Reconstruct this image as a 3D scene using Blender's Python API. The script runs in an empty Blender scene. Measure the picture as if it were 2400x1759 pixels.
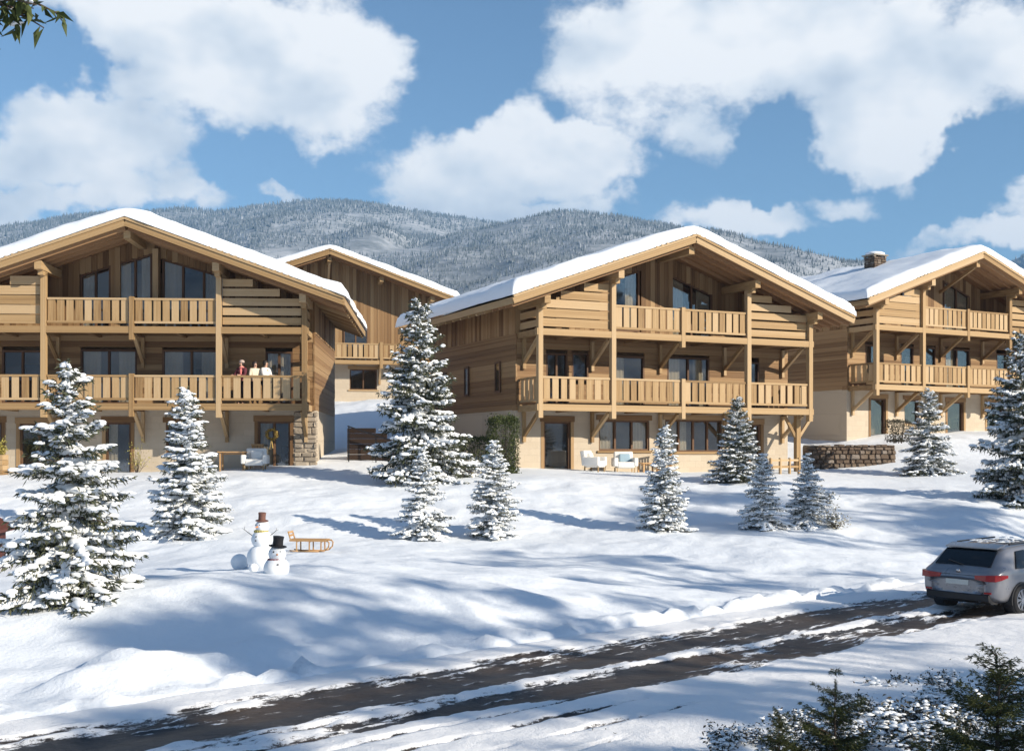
import bpy, bmesh, math, random
import numpy as np
from mathutils import Vector, Matrix, Euler

random.seed(7)
RNG = np.random.default_rng(7)
scene = bpy.context.scene
COL = scene.collection
R = math.radians

# ------------------------------------------------------------------ camera
F, HX, HY = 2775.0, 1200.0, 1060.0          # focal length and horizon in photo pixels (2400 x 1759)
cam = bpy.data.cameras.new('camera')
cam.sensor_width = 36.0
cam.lens = 36.0 * F / 2400.0
cam.shift_y = (HY - 879.5) / 2400.0
cam.clip_start, cam.clip_end = 0.1, 20000
cam_o = bpy.data.objects.new('camera', cam)
COL.objects.link(cam_o)
cam_o.location = (0, 0, 0)
cam_o.rotation_euler = (R(90), 0, 0)
scene.camera = cam_o

# ------------------------------------------------------------------ light
SUN_AZ, SUN_EL = 60.0, 24.0                   # azimuth: degrees from straight behind the camera towards the right
sd = Vector((math.sin(R(SUN_AZ)) * math.cos(R(SUN_EL)), -math.cos(R(SUN_AZ)) * math.cos(R(SUN_EL)), math.sin(R(SUN_EL))))
sun = bpy.data.lights.new('sun', 'SUN')
sun.energy, sun.angle, sun.color = 5.0, R(0.53), (1.0, 0.89, 0.73)
sun_o = bpy.data.objects.new('sun', sun)
COL.objects.link(sun_o)
sun_o.rotation_euler = sd.to_track_quat('Z', 'Y').to_euler()

world = bpy.data.worlds.new('World')
scene.world = world
world.use_nodes = True


class NT:
    """small helper that writes node trees"""
    def __init__(s, tree):
        s.t = tree
    def n(s, typ, **kw):
        nd = s.t.nodes.new(typ)
        for k, v in kw.items():
            setattr(nd, k, v)
        return nd
    def put(s, sock, v):
        if isinstance(v, bpy.types.NodeSocket):
            s.t.links.new(v, sock)
        else:
            sock.default_value = v
    def math(s, op, a, b=0.0, c=0.0, clamp=False):
        nd = s.n('ShaderNodeMath', operation=op, use_clamp=clamp)
        s.put(nd.inputs[0], a); s.put(nd.inputs[1], b); s.put(nd.inputs[2], c)
        return nd.outputs[0]
    def vmath(s, op, a, b=(0, 0, 0)):
        nd = s.n('ShaderNodeVectorMath', operation=op)
        s.put(nd.inputs[0], a)
        if op == 'SCALE':
            s.put(nd.inputs['Scale'], b)
        else:
            s.put(nd.inputs[1], b)
        return nd.outputs['Value'] if op in ('LENGTH', 'DOT_PRODUCT') else nd.outputs['Vector']
    def noise(s, vec, scale=5.0, detail=3.0, rough=0.5, lac=2.0, dist=0.0):
        nd = s.n('ShaderNodeTexNoise')
        if vec is not None:
            s.put(nd.inputs['Vector'], vec)
        nd.inputs['Scale'].default_value = scale
        nd.inputs['Detail'].default_value = detail
        nd.inputs['Roughness'].default_value = rough
        nd.inputs['Lacunarity'].default_value = lac
        nd.inputs['Distortion'].default_value = dist
        return nd.outputs['Fac']
    def ramp(s, fac, stops, interp='LINEAR'):
        nd = s.n('ShaderNodeValToRGB')
        s.put(nd.inputs[0], fac)
        cr = nd.color_ramp
        cr.interpolation = interp
        while len(cr.elements) < len(stops):
            cr.elements.new(0.5)
        for e, (p, c) in zip(cr.elements, stops):
            e.position = p
            e.color = c if len(c) == 4 else (*c, 1)
        return nd.outputs['Color']
    def maprange(s, v, a, b, c=0.0, d=1.0, smooth=False):
        nd = s.n('ShaderNodeMapRange', interpolation_type='SMOOTHSTEP' if smooth else 'LINEAR')
        s.put(nd.inputs[0], v)
        for i, x in enumerate((a, b, c, d)):
            s.put(nd.inputs[1 + i], x)
        return nd.outputs[0]
    def mix(s, fac, a, b, mode='MIX'):
        nd = s.n('ShaderNodeMix', data_type='RGBA', blend_type=mode)
        s.put(nd.inputs[0], fac)
        s.put(nd.inputs[6], a if isinstance(a, bpy.types.NodeSocket) else (*a[:3], 1))
        s.put(nd.inputs[7], b if isinstance(b, bpy.types.NodeSocket) else (*b[:3], 1))
        return nd.outputs[2]
    def mapping(s, vec, scale=(1, 1, 1), loc=(0, 0, 0), rot=(0, 0, 0)):
        nd = s.n('ShaderNodeMapping')
        s.put(nd.inputs[0], vec)
        nd.inputs['Location'].default_value = loc
        nd.inputs['Rotation'].default_value = rot
        nd.inputs['Scale'].default_value = scale
        return nd.outputs[0]


def px_dir(px, py):
    return Vector(((px - HX) / F, 1.0, (HY - py) / F)).normalized()


def build_world():
    t = world.node_tree
    t.nodes.clear()
    # density of the cumulus field as a function of direction
    g = bpy.data.node_groups.new('cloud_density', 'ShaderNodeTree')
    g.interface.new_socket('Vector', in_out='INPUT', socket_type='NodeSocketVector')
    g.interface.new_socket('Density', in_out='OUTPUT', socket_type='NodeSocketFloat')
    g.interface.new_socket('Relief', in_out='OUTPUT', socket_type='NodeSocketFloat')
    N = NT(g)
    gi, go = g.nodes.new('NodeGroupInput'), g.nodes.new('NodeGroupOutput')
    v = gi.outputs[0]
    # swirl the direction so that the banks get ragged outlines
    w = N.n('ShaderNodeTexNoise')
    N.put(w.inputs['Vector'], v); w.inputs['Scale'].default_value = 9.0; w.inputs['Detail'].default_value = 5.0
    w.inputs['Roughness'].default_value = 0.6
    warp = N.vmath('SCALE', N.vmath('SUBTRACT', w.outputs['Color'], (0.5, 0.5, 0.5)), 0.13)
    vw = N.vmath('ADD', v, warp)
    fb = N.noise(N.mapping(v, (1, 1, 1.5)), 11.0, 8.0, 0.61)
    big = N.noise(N.mapping(v, (1, 1, 1.7), loc=(3.1, 1.2, 0.4)), 3.0, 3.0, 0.5)
    # banks of cloud: (px, py, half width, half height, weight)
    banks = [(560, 130, 350, 190, 1.0), (300, 60, 200, 120, .9), (720, 300, 170, 70, .7), (200, 330, 260, 130, .95),
             (330, 430, 160, 90, .8), (100, 470, 240, 60, .8), (620, 470, 95, 28, .8), (1130, 380, 190, 140, 1.0),
             (1380, 400, 180, 100, .95), (1240, 490, 340, 50, .8), (1600, 150, 300, 190, 1.0), (1950, 100, 320, 210, 1.0),
             (2080, 300, 260, 90, .95), (2330, 120, 200, 160, .85), (1960, 440, 130, 60, .85), (1740, 520, 200, 50, .8),
             (1950, 450, 90, 40, .7), (1350, 70, 45, 80, .45), (2160, 380, 60, 45, .6), (2300, 540, 240, 42, .75), (2370, 450, 90, 60, .7)]
    holes = [(1080, 110, 150, 150, .9), (120, 130, 90, 90, .8), (560, 400, 90, 60, .8), (1840, 390, 150, 70, .8), (2280, 430, 110, 60, .6)]
    tot = None
    for px, py, a, b, wt in banks + [(p, q, a, b, -w_) for p, q, a, b, w_ in holes]:
        c = px_dir(px, py)
        dv = N.vmath('SUBTRACT', vw, tuple(c))
        dv = N.vmath('MULTIPLY', dv, (F / a * .93, F / a * .93, F / b * .93))
        m = N.maprange(N.vmath('LENGTH', dv), 1.35, 0.25, 0.0, wt, True)
        if tot is None:
            tot = m
        else:
            tot = N.math('MAXIMUM', tot, m) if wt > 0 else N.math('ADD', tot, m)
    # the rest of the sky carries the same broken cumulus
    rest = N.math('MULTIPLY', N.maprange(big, 0.54, 0.72, 0.0, 1.0, True), N.maprange(N.vmath('DOT_PRODUCT', v, (0, 1, 0)), 0.86, 0.76, 0.0, 1.0))
    tot = N.math('ADD', tot, rest)
    den = N.math('ADD', N.math('MULTIPLY', tot, 0.75), N.math('MULTIPLY', N.math('SUBTRACT', fb, 0.5), 1.55))
    g.links.new(den, go.inputs[0])
    fb2 = N.noise(N.mapping(N.vmath('ADD', v, (0.03, 0, 0.05)), (1, 1, 1.5)), 6.0, 4.0, 0.55)
    fb3 = N.noise(N.mapping(v, (1, 1, 1.5)), 6.0, 4.0, 0.55)
    g.links.new(N.math('SUBTRACT', fb3, fb2), go.inputs[1])

    N = NT(t)
    tc = N.n('ShaderNodeTexCoord')
    d = N.vmath('NORMALIZE', tc.outputs['Generated'])
    sky = N.n('ShaderNodeTexSky', sky_type='NISHITA')
    sky.sun_disc = False
    sky.sun_elevation = R(SUN_EL)
    sky.sun_rotation = math.atan2(sd.x, sd.y)
    sky.altitude, sky.air_density, sky.dust_density, sky.ozone_density = 1200, 1.0, 0.3, 1.6
    def dens(vec):
        nd = N.n('ShaderNodeGroup'); nd.node_tree = g
        N.put(nd.inputs[0], vec)
        return nd.outputs
    d0, rel = dens(d)[:2]
    mask = N.maprange(d0, 0.17, 0.55, 0.0, 1.0, True)
    lit = N.math('ADD', N.math('MULTIPLY', rel, 3.4), 0.68, clamp=True)
    thick = N.maprange(d0, 0.4, 1.25, 0.0, 0.45)
    lit = N.math('SUBTRACT', lit, N.math('MULTIPLY', thick, 0.55), clamp=True)
    cc = N.ramp(lit, [(0.0, (4.9, 5.5, 6.3)), (0.42, (6.7, 7.15, 7.6)), (0.85, (8.7, 8.7, 8.65))])
    out = N.mix(mask, N.vmath('MULTIPLY', sky.outputs[0], (0.90, 1.03, 1.08)), cc)
    bg = N.n('ShaderNodeBackground')
    N.put(bg.inputs['Color'], out)
    bg.inputs['Strength'].default_value = 0.078
    wo = N.n('ShaderNodeOutputWorld')
    t.links.new(bg.outputs[0], wo.inputs['Surface'])
    world.cycles.sampling_method = 'MANUAL'
    world.cycles.sample_map_resolution = 1024


build_world()

vs = scene.view_settings
vs.view_transform = 'Standard'
vs.look = 'None'
vs.exposure = 0.72
vs.gamma = 1.0
vs.use_curve_mapping = False
cy = scene.cycles
cy.use_denoising = True
cy.denoiser = 'OPENIMAGEDENOISE'
cy.max_bounces = 6
cy.diffuse_bounces = 3
cy.glossy_bounces = 3
cy.transmission_bounces = 4
cy.transparent_max_bounces = 8
cy.volume_bounces = 0
cy.sample_clamp_indirect = 8.0

# ------------------------------------------------------------------ helpers
def world_pt(px, py, d):
    return Vector(((px - HX) / F * d, d, (HY - py) / F * d))


def link(o, parent=None):
    COL.objects.link(o)
    if parent is not None:
        o.parent = parent
    return o


def tag(o, label=None, cat=None, group=None, kind=None):
    if label: o['label'] = label
    if cat: o['category'] = cat
    if group: o['group'] = group
    if kind: o['kind'] = kind
    return o


def empty(name, loc, rz=0.0):
    o = bpy.data.objects.new(name, None)
    o.location = loc
    o.rotation_euler = (0, 0, rz)
    o.empty_display_size = 0.3
    return link(o)


def mesh_np(name, verts, faces, mat=None, smooth=False):
    """verts (n,3), faces (m,k) arrays of one face size"""
    verts = np.asarray(verts, np.float32).reshape(-1, 3)
    faces = np.asarray(faces, np.int32)
    me = bpy.data.meshes.new(name)
    k = faces.shape[1]
    me.vertices.add(len(verts)); me.loops.add(faces.size); me.polygons.add(len(faces))
    me.vertices.foreach_set('co', verts.ravel())
    me.loops.foreach_set('vertex_index', faces.ravel())
    me.polygons.foreach_set('loop_start', np.arange(len(faces), dtype=np.int32) * k)
    me.polygons.foreach_set('loop_total', np.full(len(faces), k, np.int32))
    if smooth:
        me.polygons.foreach_set('use_smooth', np.ones(len(faces), bool))
    me.update(calc_edges=True)
    if mat is not None:
        me.materials.append(mat)
    return me


def mesh_py(name, verts, faces, mat=None, smooth=False):
    me = bpy.data.meshes.new(name)
    me.from_pydata([tuple(v) for v in verts], [], faces)
    if smooth:
        for p in me.polygons: p.use_smooth = True
    me.update()
    if mat is not None:
        me.materials.append(mat)
    return me


def mobj(name, me, parent=None, loc=(0, 0, 0), rot=(0, 0, 0), scale=(1, 1, 1)):
    o = bpy.data.objects.new(name, me)
    o.location = loc; o.rotation_euler = rot; o.scale = scale
    return link(o, parent)


CUBE_V = np.array([(x, y, z) for x in (-.5, .5) for y in (-.5, .5) for z in (-.5, .5)], float)
CUBE_F = [(0, 1, 3, 2), (4, 6, 7, 5), (0, 4, 5, 1), (2, 3, 7, 6), (0, 2, 6, 4), (1, 5, 7, 3)]
_cubes = {}


def cube_mesh(mat):
    if mat.name not in _cubes:
        bm = bmesh.new()
        bmesh.ops.create_cube(bm, size=1.0)
        me = bpy.data.meshes.new('block_' + mat.name)
        bm.to_mesh(me); bm.free()
        me.materials.append(mat)
        _cubes[mat.name] = me
    return _cubes[mat.name]


def box(name, parent, x0, x1, y0, y1, z0, z1, mat):
    o = bpy.data.objects.new(name, cube_mesh(mat))
    o.location = ((x0 + x1) / 2, (y0 + y1) / 2, (z0 + z1) / 2)
    o.scale = (abs(x1 - x0), abs(y1 - y0), abs(z1 - z0))
    return link(o, parent)


def frame_of(p0, p1, up=(0, 0, 1)):
    p0, p1 = Vector(p0), Vector(p1)
    a = (p1 - p0)
    L = a.length
    a = a / L
    up = Vector(up)
    if abs(a.dot(up)) > 0.99:
        up = Vector((0, 1, 0))
    b = up.cross(a).normalized()
    c = a.cross(b)
    m = Matrix((a, b, c)).transposed()
    return m, L


def bar(name, parent, p0, p1, w, h, mat, up=(0, 0, 1)):
    """a straight timber from p0 to p1, w across, h high"""
    m, L = frame_of(p0, p1, up)
    o = bpy.data.objects.new(name, cube_mesh(mat))
    mid = (Vector(p0) + Vector(p1)) / 2
    o.matrix_basis = Matrix.Translation(mid) @ m.to_4x4() @ Matrix.Diagonal((L, w, h, 1))
    return link(o, parent)


class MB:
    """collects simple solids into one mesh"""
    def __init__(s):
        s.v, s.f = [], []
    def add(s, verts, faces):
        o = len(s.v)
        s.v += [tuple(v) for v in verts]
        s.f += [tuple(i + o for i in f) for f in faces]
    def box(s, x0, x1, y0, y1, z0, z1):
        s.add([(x, y, z) for x in (x0, x1) for y in (y0, y1) for z in (z0, z1)], CUBE_F)
    def bar(s, p0, p1, w, h, up=(0, 0, 1)):
        m, L = frame_of(p0, p1, up)
        mid = (Vector(p0) + Vector(p1)) / 2
        s.add([mid + m @ Vector((v[0] * L, v[1] * w, v[2] * h)) for v in CUBE_V], CUBE_F)
    def tube(s, p0, p1, r0, r1, n=8, cap=True):
        m, L = frame_of(p0, p1)
        vs_ = []
        for p, r in ((Vector(p0), r0), (Vector(p1), r1)):
            for i in range(n):
                a = 2 * math.pi * i / n
                vs_.append(p + m @ Vector((0, math.cos(a) * r, math.sin(a) * r)))
        fs = [(i, (i + 1) % n, n + (i + 1) % n, n + i) for i in range(n)]
        if cap:
            fs += [tuple(range(n - 1, -1, -1)), tuple(range(n, 2 * n))]
        s.add(vs_, fs)
    def lathe(s, prof, n=16, c=(0, 0, 0)):
        vs_ = []
        for r, z in prof:
            for i in range(n):
                a = 2 * math.pi * i / n
                vs_.append((c[0] + r * math.cos(a), c[1] + r * math.sin(a), c[2] + z))
        fs = []
        for k in range(len(prof) - 1):
            for i in range(n):
                j = (i + 1) % n
                fs.append((k * n + i, k * n + j, (k + 1) * n + j, (k + 1) * n + i))
        fs.append(tuple(range(n - 1, -1, -1)))
        fs.append(tuple(range((len(prof) - 1) * n, len(prof) * n)))
        s.add(vs_, fs)
    def build(s, name, mat, parent=None, smooth=False, **kw):
        return mobj(name, mesh_py(name, s.v, s.f, mat, smooth), parent, **kw)


# numpy value noise -----------------------------------------------------------
def _hash(ix, iy, seed):
    h = (ix * 374761393 + iy * 668265263 + seed * 1442695041) & 0xFFFFFFFF
    h = ((h ^ (h >> 13)) * 1274126177) & 0xFFFFFFFF
    return ((h ^ (h >> 16)) & 0xFFFFFF) / float(0xFFFFFF)


def vnoise(x, y, seed=0):
    x = np.asarray(x, float); y = np.asarray(y, float)
    xi, yi = np.floor(x).astype(np.int64), np.floor(y).astype(np.int64)
    fx, fy = x - xi, y - yi
    fx = fx * fx * fx * (fx * (fx * 6 - 15) + 10); fy = fy * fy * fy * (fy * (fy * 6 - 15) + 10)
    a, b = _hash(xi, yi, seed), _hash(xi + 1, yi, seed)
    c, d = _hash(xi, yi + 1, seed), _hash(xi + 1, yi + 1, seed)
    return (a + (b - a) * fx) * (1 - fy) + (c + (d - c) * fx) * fy - 0.5


def fbm(x, y, seed=0, octs=4, gain=0.5):
    s, a = 0, 1.0
    for k in range(octs):
        s = s + a * vnoise(np.asarray(x) * 2 ** k + 17.3 * k, np.asarray(y) * 2 ** k - 9.1 * k, seed + k)
        a *= gain
    return s


# ------------------------------------------------------------------ materials
MATS = {}


def new_mat(name):
    m = bpy.data.materials.new(name)
    m.use_nodes = True
    m.node_tree.nodes.clear()
    N = NT(m.node_tree)
    o = N.n('ShaderNodeOutputMaterial')
    p = N.n('ShaderNodeBsdfPrincipled')
    m.node_tree.links.new(p.outputs[0], o.inputs[0])
    MATS[name] = m
    return m, N, p


def add_bump(N, p, h, strength=0.4, dist=0.05):
    b = N.n('ShaderNodeBump')
    b.inputs['Strength'].default_value = strength
    b.inputs['Distance'].default_value = dist
    N.put(b.inputs['Height'], h)
    N.t.links.new(b.outputs[0], p.inputs['Normal'])


def m_plain(name, col, rough=0.6, metal=0.0, var=0.0, scale=6.0, bump=0.0, spec=0.5):
    m, N, p = new_mat(name)
    p.inputs['Roughness'].default_value = rough
    p.inputs['Metallic'].default_value = metal
    p.inputs['Specular IOR Level'].default_value = spec
    if var > 0:
        tc = N.n('ShaderNodeTexCoord')
        nz = N.noise(tc.outputs['Object'], scale, 5.0, 0.6)
        c = N.mix(nz, tuple(max(0, k * (1 - var)) for k in col), tuple(min(1, k * (1 + var)) for k in col))
        N.put(p.inputs['Base Color'], c)
        if bump:
            add_bump(N, p, nz, bump, 0.03)
    else:
        p.inputs['Base Color'].default_value = (*col, 1)
    return m


def m_wood(name, cols, axis, rough=0.65, spread=0.75):
    """timber: each piece its own tone, streaks along the grain (axis = long axis of the piece)"""
    m, N, p = new_mat(name)
    oi = N.n('ShaderNodeObjectInfo')
    geo = N.n('ShaderNodeTexCoord')
    sc = {'x': (1.2, 14, 14), 'z': (14, 14, 1.2)}[axis]
    # offset by the piece's own random so that no two pieces share a figure
    off = N.n('ShaderNodeCombineXYZ')
    N.put(off.inputs[0], N.math('MULTIPLY', oi.outputs['Random'], 37.0))
    N.put(off.inputs[1], N.math('MULTIPLY', oi.outputs['Random'], 91.0))
    v = N.vmath('ADD', geo.outputs['Object'], off.outputs[0])
    nz = N.noise(N.mapping(v, sc), 1.0, 5.0, 0.65)
    nz2 = N.noise(N.mapping(v, tuple(k * .35 for k in sc)), 1.0, 3.0, 0.6)
    f = N.math('ADD', N.math('MULTIPLY', oi.outputs['Random'], spread), N.math('MULTIPLY', nz, 1.0 - spread * .6))
    f = N.math('ADD', f, N.math('MULTIPLY', N.math('SUBTRACT', nz2, 0.48), 0.9))
    n = len(cols)
    c = N.ramp(f, [(0.12 + 0.86 * i / (n - 1), cc) for i, cc in enumerate(cols)])
    N.put(p.inputs['Base Color'], c)
    p.inputs['Roughness'].default_value = rough
    p.inputs['Specular IOR Level'].default_value = 0.25
    add_bump(N, p, nz, 0.35, 0.012)
    return m


TAN = [(0.165, 0.095, 0.040), (0.32, 0.205, 0.096), (0.41, 0.278, 0.143), (0.47, 0.338, 0.195)]
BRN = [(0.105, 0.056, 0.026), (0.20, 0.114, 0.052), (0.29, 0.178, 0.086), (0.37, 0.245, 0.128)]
wood_x = m_wood('wood_light_x', TAN, 'x')
wood_z = m_wood('wood_light_z', TAN, 'z')
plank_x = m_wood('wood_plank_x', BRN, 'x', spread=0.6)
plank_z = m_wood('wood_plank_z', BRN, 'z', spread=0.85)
wood_dark_shade = m_wood('wood_dark_shade', [(0.022, 0.014, 0.010), (0.036, 0.022, 0.015), (0.055, 0.034, 0.022)], 'x')  # darkened to put tree shade into the sleepers' colour; some cupboards share it
soffit = m_wood('wood_soffit', [(0.18, 0.095, 0.045), (0.28, 0.155, 0.075), (0.34, 0.20, 0.10)], 'x')
frame_wood = m_wood('wood_frame', [(0.08, 0.042, 0.024), (0.12, 0.065, 0.035), (0.16, 0.09, 0.05)], 'z')
red_wood = m_wood('wood_red', [(0.045, 0.016, 0.013), (0.07, 0.022, 0.017), (0.10, 0.032, 0.024)], 'z')
sled_wood = m_wood('wood_sled', [(0.40, 0.22, 0.09), (0.50, 0.31, 0.15)], 'x')
plaster, N_, p_ = new_mat('masonry_cream')
tc_ = N_.n('ShaderNodeTexCoord')
bk_ = N_.n('ShaderNodeTexBrick')
sw_ = N_.n('ShaderNodeSeparateXYZ'); N_.put(sw_.inputs[0], tc_.outputs['Object'])
cw_ = N_.n('ShaderNodeCombineXYZ'); N_.put(cw_.inputs[0], N_.math('ADD', sw_.outputs[0], sw_.outputs[1])); N_.put(cw_.inputs[1], sw_.outputs[2])
wv_ = N_.noise(tc_.outputs['Object'], 1.7, 5.0, .65)
N_.put(bk_.inputs['Vector'], N_.vmath('ADD', cw_.outputs[0], N_.vmath('SCALE', (1, 1, 0), N_.math('MULTIPLY', wv_, .12))))
bk_.inputs['Scale'].default_value = 1.0; bk_.inputs['Brick Width'].default_value = .62; bk_.inputs['Row Height'].default_value = .27
bk_.inputs['Mortar Size'].default_value = .014; bk_.inputs['Mortar Smooth'].default_value = .6; bk_.inputs['Bias'].default_value = 0.0
bk_.inputs['Color1'].default_value = (0.54, 0.465, 0.365, 1); bk_.inputs['Color2'].default_value = (0.45, 0.38, 0.29, 1); bk_.inputs['Mortar'].default_value = (0.43, 0.365, 0.285, 1)
N_.put(p_.inputs['Base Color'], N_.mix(.55, bk_.outputs['Color'], N_.mix(wv_, (0.42, 0.35, 0.265), (0.58, 0.505, 0.40))))
p_.inputs['Roughness'].default_value = .9
p_.inputs['Specular IOR Level'].default_value = .2
add_bump(N_, p_, N_.math('SUBTRACT', N_.math('MULTIPLY', N_.noise(tc_.outputs['Object'], 9.0, 5.0, .65), .6), N_.math('MULTIPLY', bk_.outputs['Fac'], .5)), .35, .03)
room_m = m_plain('room_wall_warm', (0.52, 0.38, 0.25), 0.9, var=0.2, scale=1.2)
interior = m_plain('interior_dark', (0.06, 0.045, 0.035), 0.9)
metal_dark = m_plain('metal_dark', (0.03, 0.03, 0.032), 0.45, 0.6)
curtain_m = m_plain('curtain_linen', (0.88, 0.78, 0.62), 0.9, var=0.06, scale=9)
white_fabric = m_plain('fabric_white', (0.78, 0.76, 0.72), 0.9, var=0.05, scale=12, bump=0.2)
blue_fabric = m_plain('fabric_blue', (0.30, 0.42, 0.50), 0.9, var=0.1, scale=12)
stone_m, N_, p_ = new_mat('stone_grey')
oi_ = N_.n('ShaderNodeObjectInfo'); tc_ = N_.n('ShaderNodeTexCoord')
nz_ = N_.noise(tc_.outputs['Object'], 4.0, 6.0, 0.65)
N_.put(p_.inputs['Base Color'], N_.mix(nz_, N_.ramp(oi_.outputs['Random'], [(0, (0.25, 0.205, 0.155)), (.5, (0.34, 0.285, 0.22)), (1, (0.42, 0.36, 0.285))]), (0.32, 0.27, 0.21)))
p_.inputs['Roughness'].default_value = 0.9
add_bump(N_, p_, nz_, 0.6, 0.05)
rubble_m, N_, p_ = new_mat('stone_rubble')
oi_ = N_.n('ShaderNodeObjectInfo'); tc_ = N_.n('ShaderNodeTexCoord')
nz_ = N_.noise(tc_.outputs['Object'], 4.0, 6.0, 0.65)
N_.put(p_.inputs['Base Color'], N_.mix(nz_, N_.ramp(oi_.outputs['Random'], [(0, (0.075, 0.05, 0.036)), (.5, (0.14, 0.10, 0.07)), (.85, (0.22, 0.17, 0.125)), (1, (0.36, 0.32, 0.28))]), (0.11, 0.075, 0.05)))
p_.inputs['Roughness'].default_value = 0.9
add_bump(N_, p_, nz_, 0.6, 0.05)
mortar_m = m_plain('mortar', (0.16, 0.13, 0.10), 0.95)

# glass: a real pane, part mirror and part see-through
glass_m, N_, p_ = new_mat('window_glass')
p_.inputs['Base Color'].default_value = (0.015, 0.02, 0.028, 1)
p_.inputs['Roughness'].default_value = 0.04
p_.inputs['IOR'].default_value = 1.75
tr_ = N_.n('ShaderNodeBsdfTransparent'); tr_.inputs[0].default_value = (0.86, 0.86, 0.84, 1)
mx_ = N_.n('ShaderNodeMixShader'); mx_.inputs[0].default_value = 0.86
gl_ = N_.n('ShaderNodeBsdfGlossy'); gl_.inputs['Roughness'].default_value = 0.03; gl_.inputs['Color'].default_value = (.9, .95, 1, 1)
m2_ = N_.n('ShaderNodeMixShader'); m2_.inputs[0].default_value = 0.13
glass_m.node_tree.links.new(p_.outputs[0], mx_.inputs[1]); glass_m.node_tree.links.new(tr_.outputs[0], mx_.inputs[2])
glass_m.node_tree.links.new(mx_.outputs[0], m2_.inputs[1]); glass_m.node_tree.links.new(gl_.outputs[0], m2_.inputs[2])
glass_m.node_tree.links.new(m2_.outputs[0], glass_m.node_tree.nodes['Material Output'].inputs[0])
tcg = N_.n('ShaderNodeTexCoord')
add_bump(N_, p_, N_.noise(tcg.outputs['Object'], 1.5, 1.0, 0.4), 0.06, 0.02)


def m_snow(name, bscale=1.0, b1=0.5, col=(0.80, 0.845, 0.90)):  # even base colour tinted blue so that shaded snow reads bluer
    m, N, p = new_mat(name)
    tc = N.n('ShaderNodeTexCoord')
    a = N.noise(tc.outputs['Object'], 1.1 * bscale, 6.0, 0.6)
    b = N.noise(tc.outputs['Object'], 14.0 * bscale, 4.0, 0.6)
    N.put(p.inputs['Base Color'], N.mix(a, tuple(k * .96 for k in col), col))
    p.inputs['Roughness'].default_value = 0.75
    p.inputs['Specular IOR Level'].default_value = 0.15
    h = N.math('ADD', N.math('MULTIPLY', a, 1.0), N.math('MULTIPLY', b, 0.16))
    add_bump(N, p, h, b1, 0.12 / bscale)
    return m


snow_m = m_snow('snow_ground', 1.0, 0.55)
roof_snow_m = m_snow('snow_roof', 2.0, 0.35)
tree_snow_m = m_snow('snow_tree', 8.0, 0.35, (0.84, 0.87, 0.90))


def m_foliage(name, cols, rough=0.6, trans=0.0):
    m, N, p = new_mat(name)
    g = N.n('ShaderNodeNewGeometry')
    c = N.ramp(g.outputs['Random Per Island'], [(i / (len(cols) - 1), cc) for i, cc in enumerate(cols)])
    N.put(p.inputs['Base Color'], c)
    p.inputs['Roughness'].default_value = rough
    p.inputs['Specular IOR Level'].default_value = 0.25
    return m


needle_m = m_foliage('needles_spruce', [(0.040, 0.052, 0.032), (0.065, 0.078, 0.045), (0.10, 0.10, 0.05), (0.09, 0.105, 0.085)])
needle_green = m_foliage('needles_green', [(0.028, 0.040, 0.014), (0.055, 0.068, 0.020), (0.085, 0.088, 0.026)])
leaf_yellow = m_foliage('leaves_yellow', [(0.22, 0.20, 0.045), (0.34, 0.30, 0.07), (0.45, 0.40, 0.11)])
leaf_hedge = m_foliage('leaves_hedge', [(0.030, 0.042, 0.012), (0.055, 0.075, 0.02), (0.085, 0.10, 0.03)])
leaf_dry = m_foliage('leaves_dry', [(0.22, 0.20, 0.14), (0.36, 0.33, 0.24), (0.5, 0.46, 0.36)])
leaf_brush = m_foliage('leaves_brush', [(0.028, 0.032, 0.020), (0.05, 0.05, 0.03), (0.075, 0.055, 0.036)])
bark_m = m_plain('bark', (0.075, 0.055, 0.042), 0.9, var=0.35, scale=14, bump=0.6)

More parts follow.
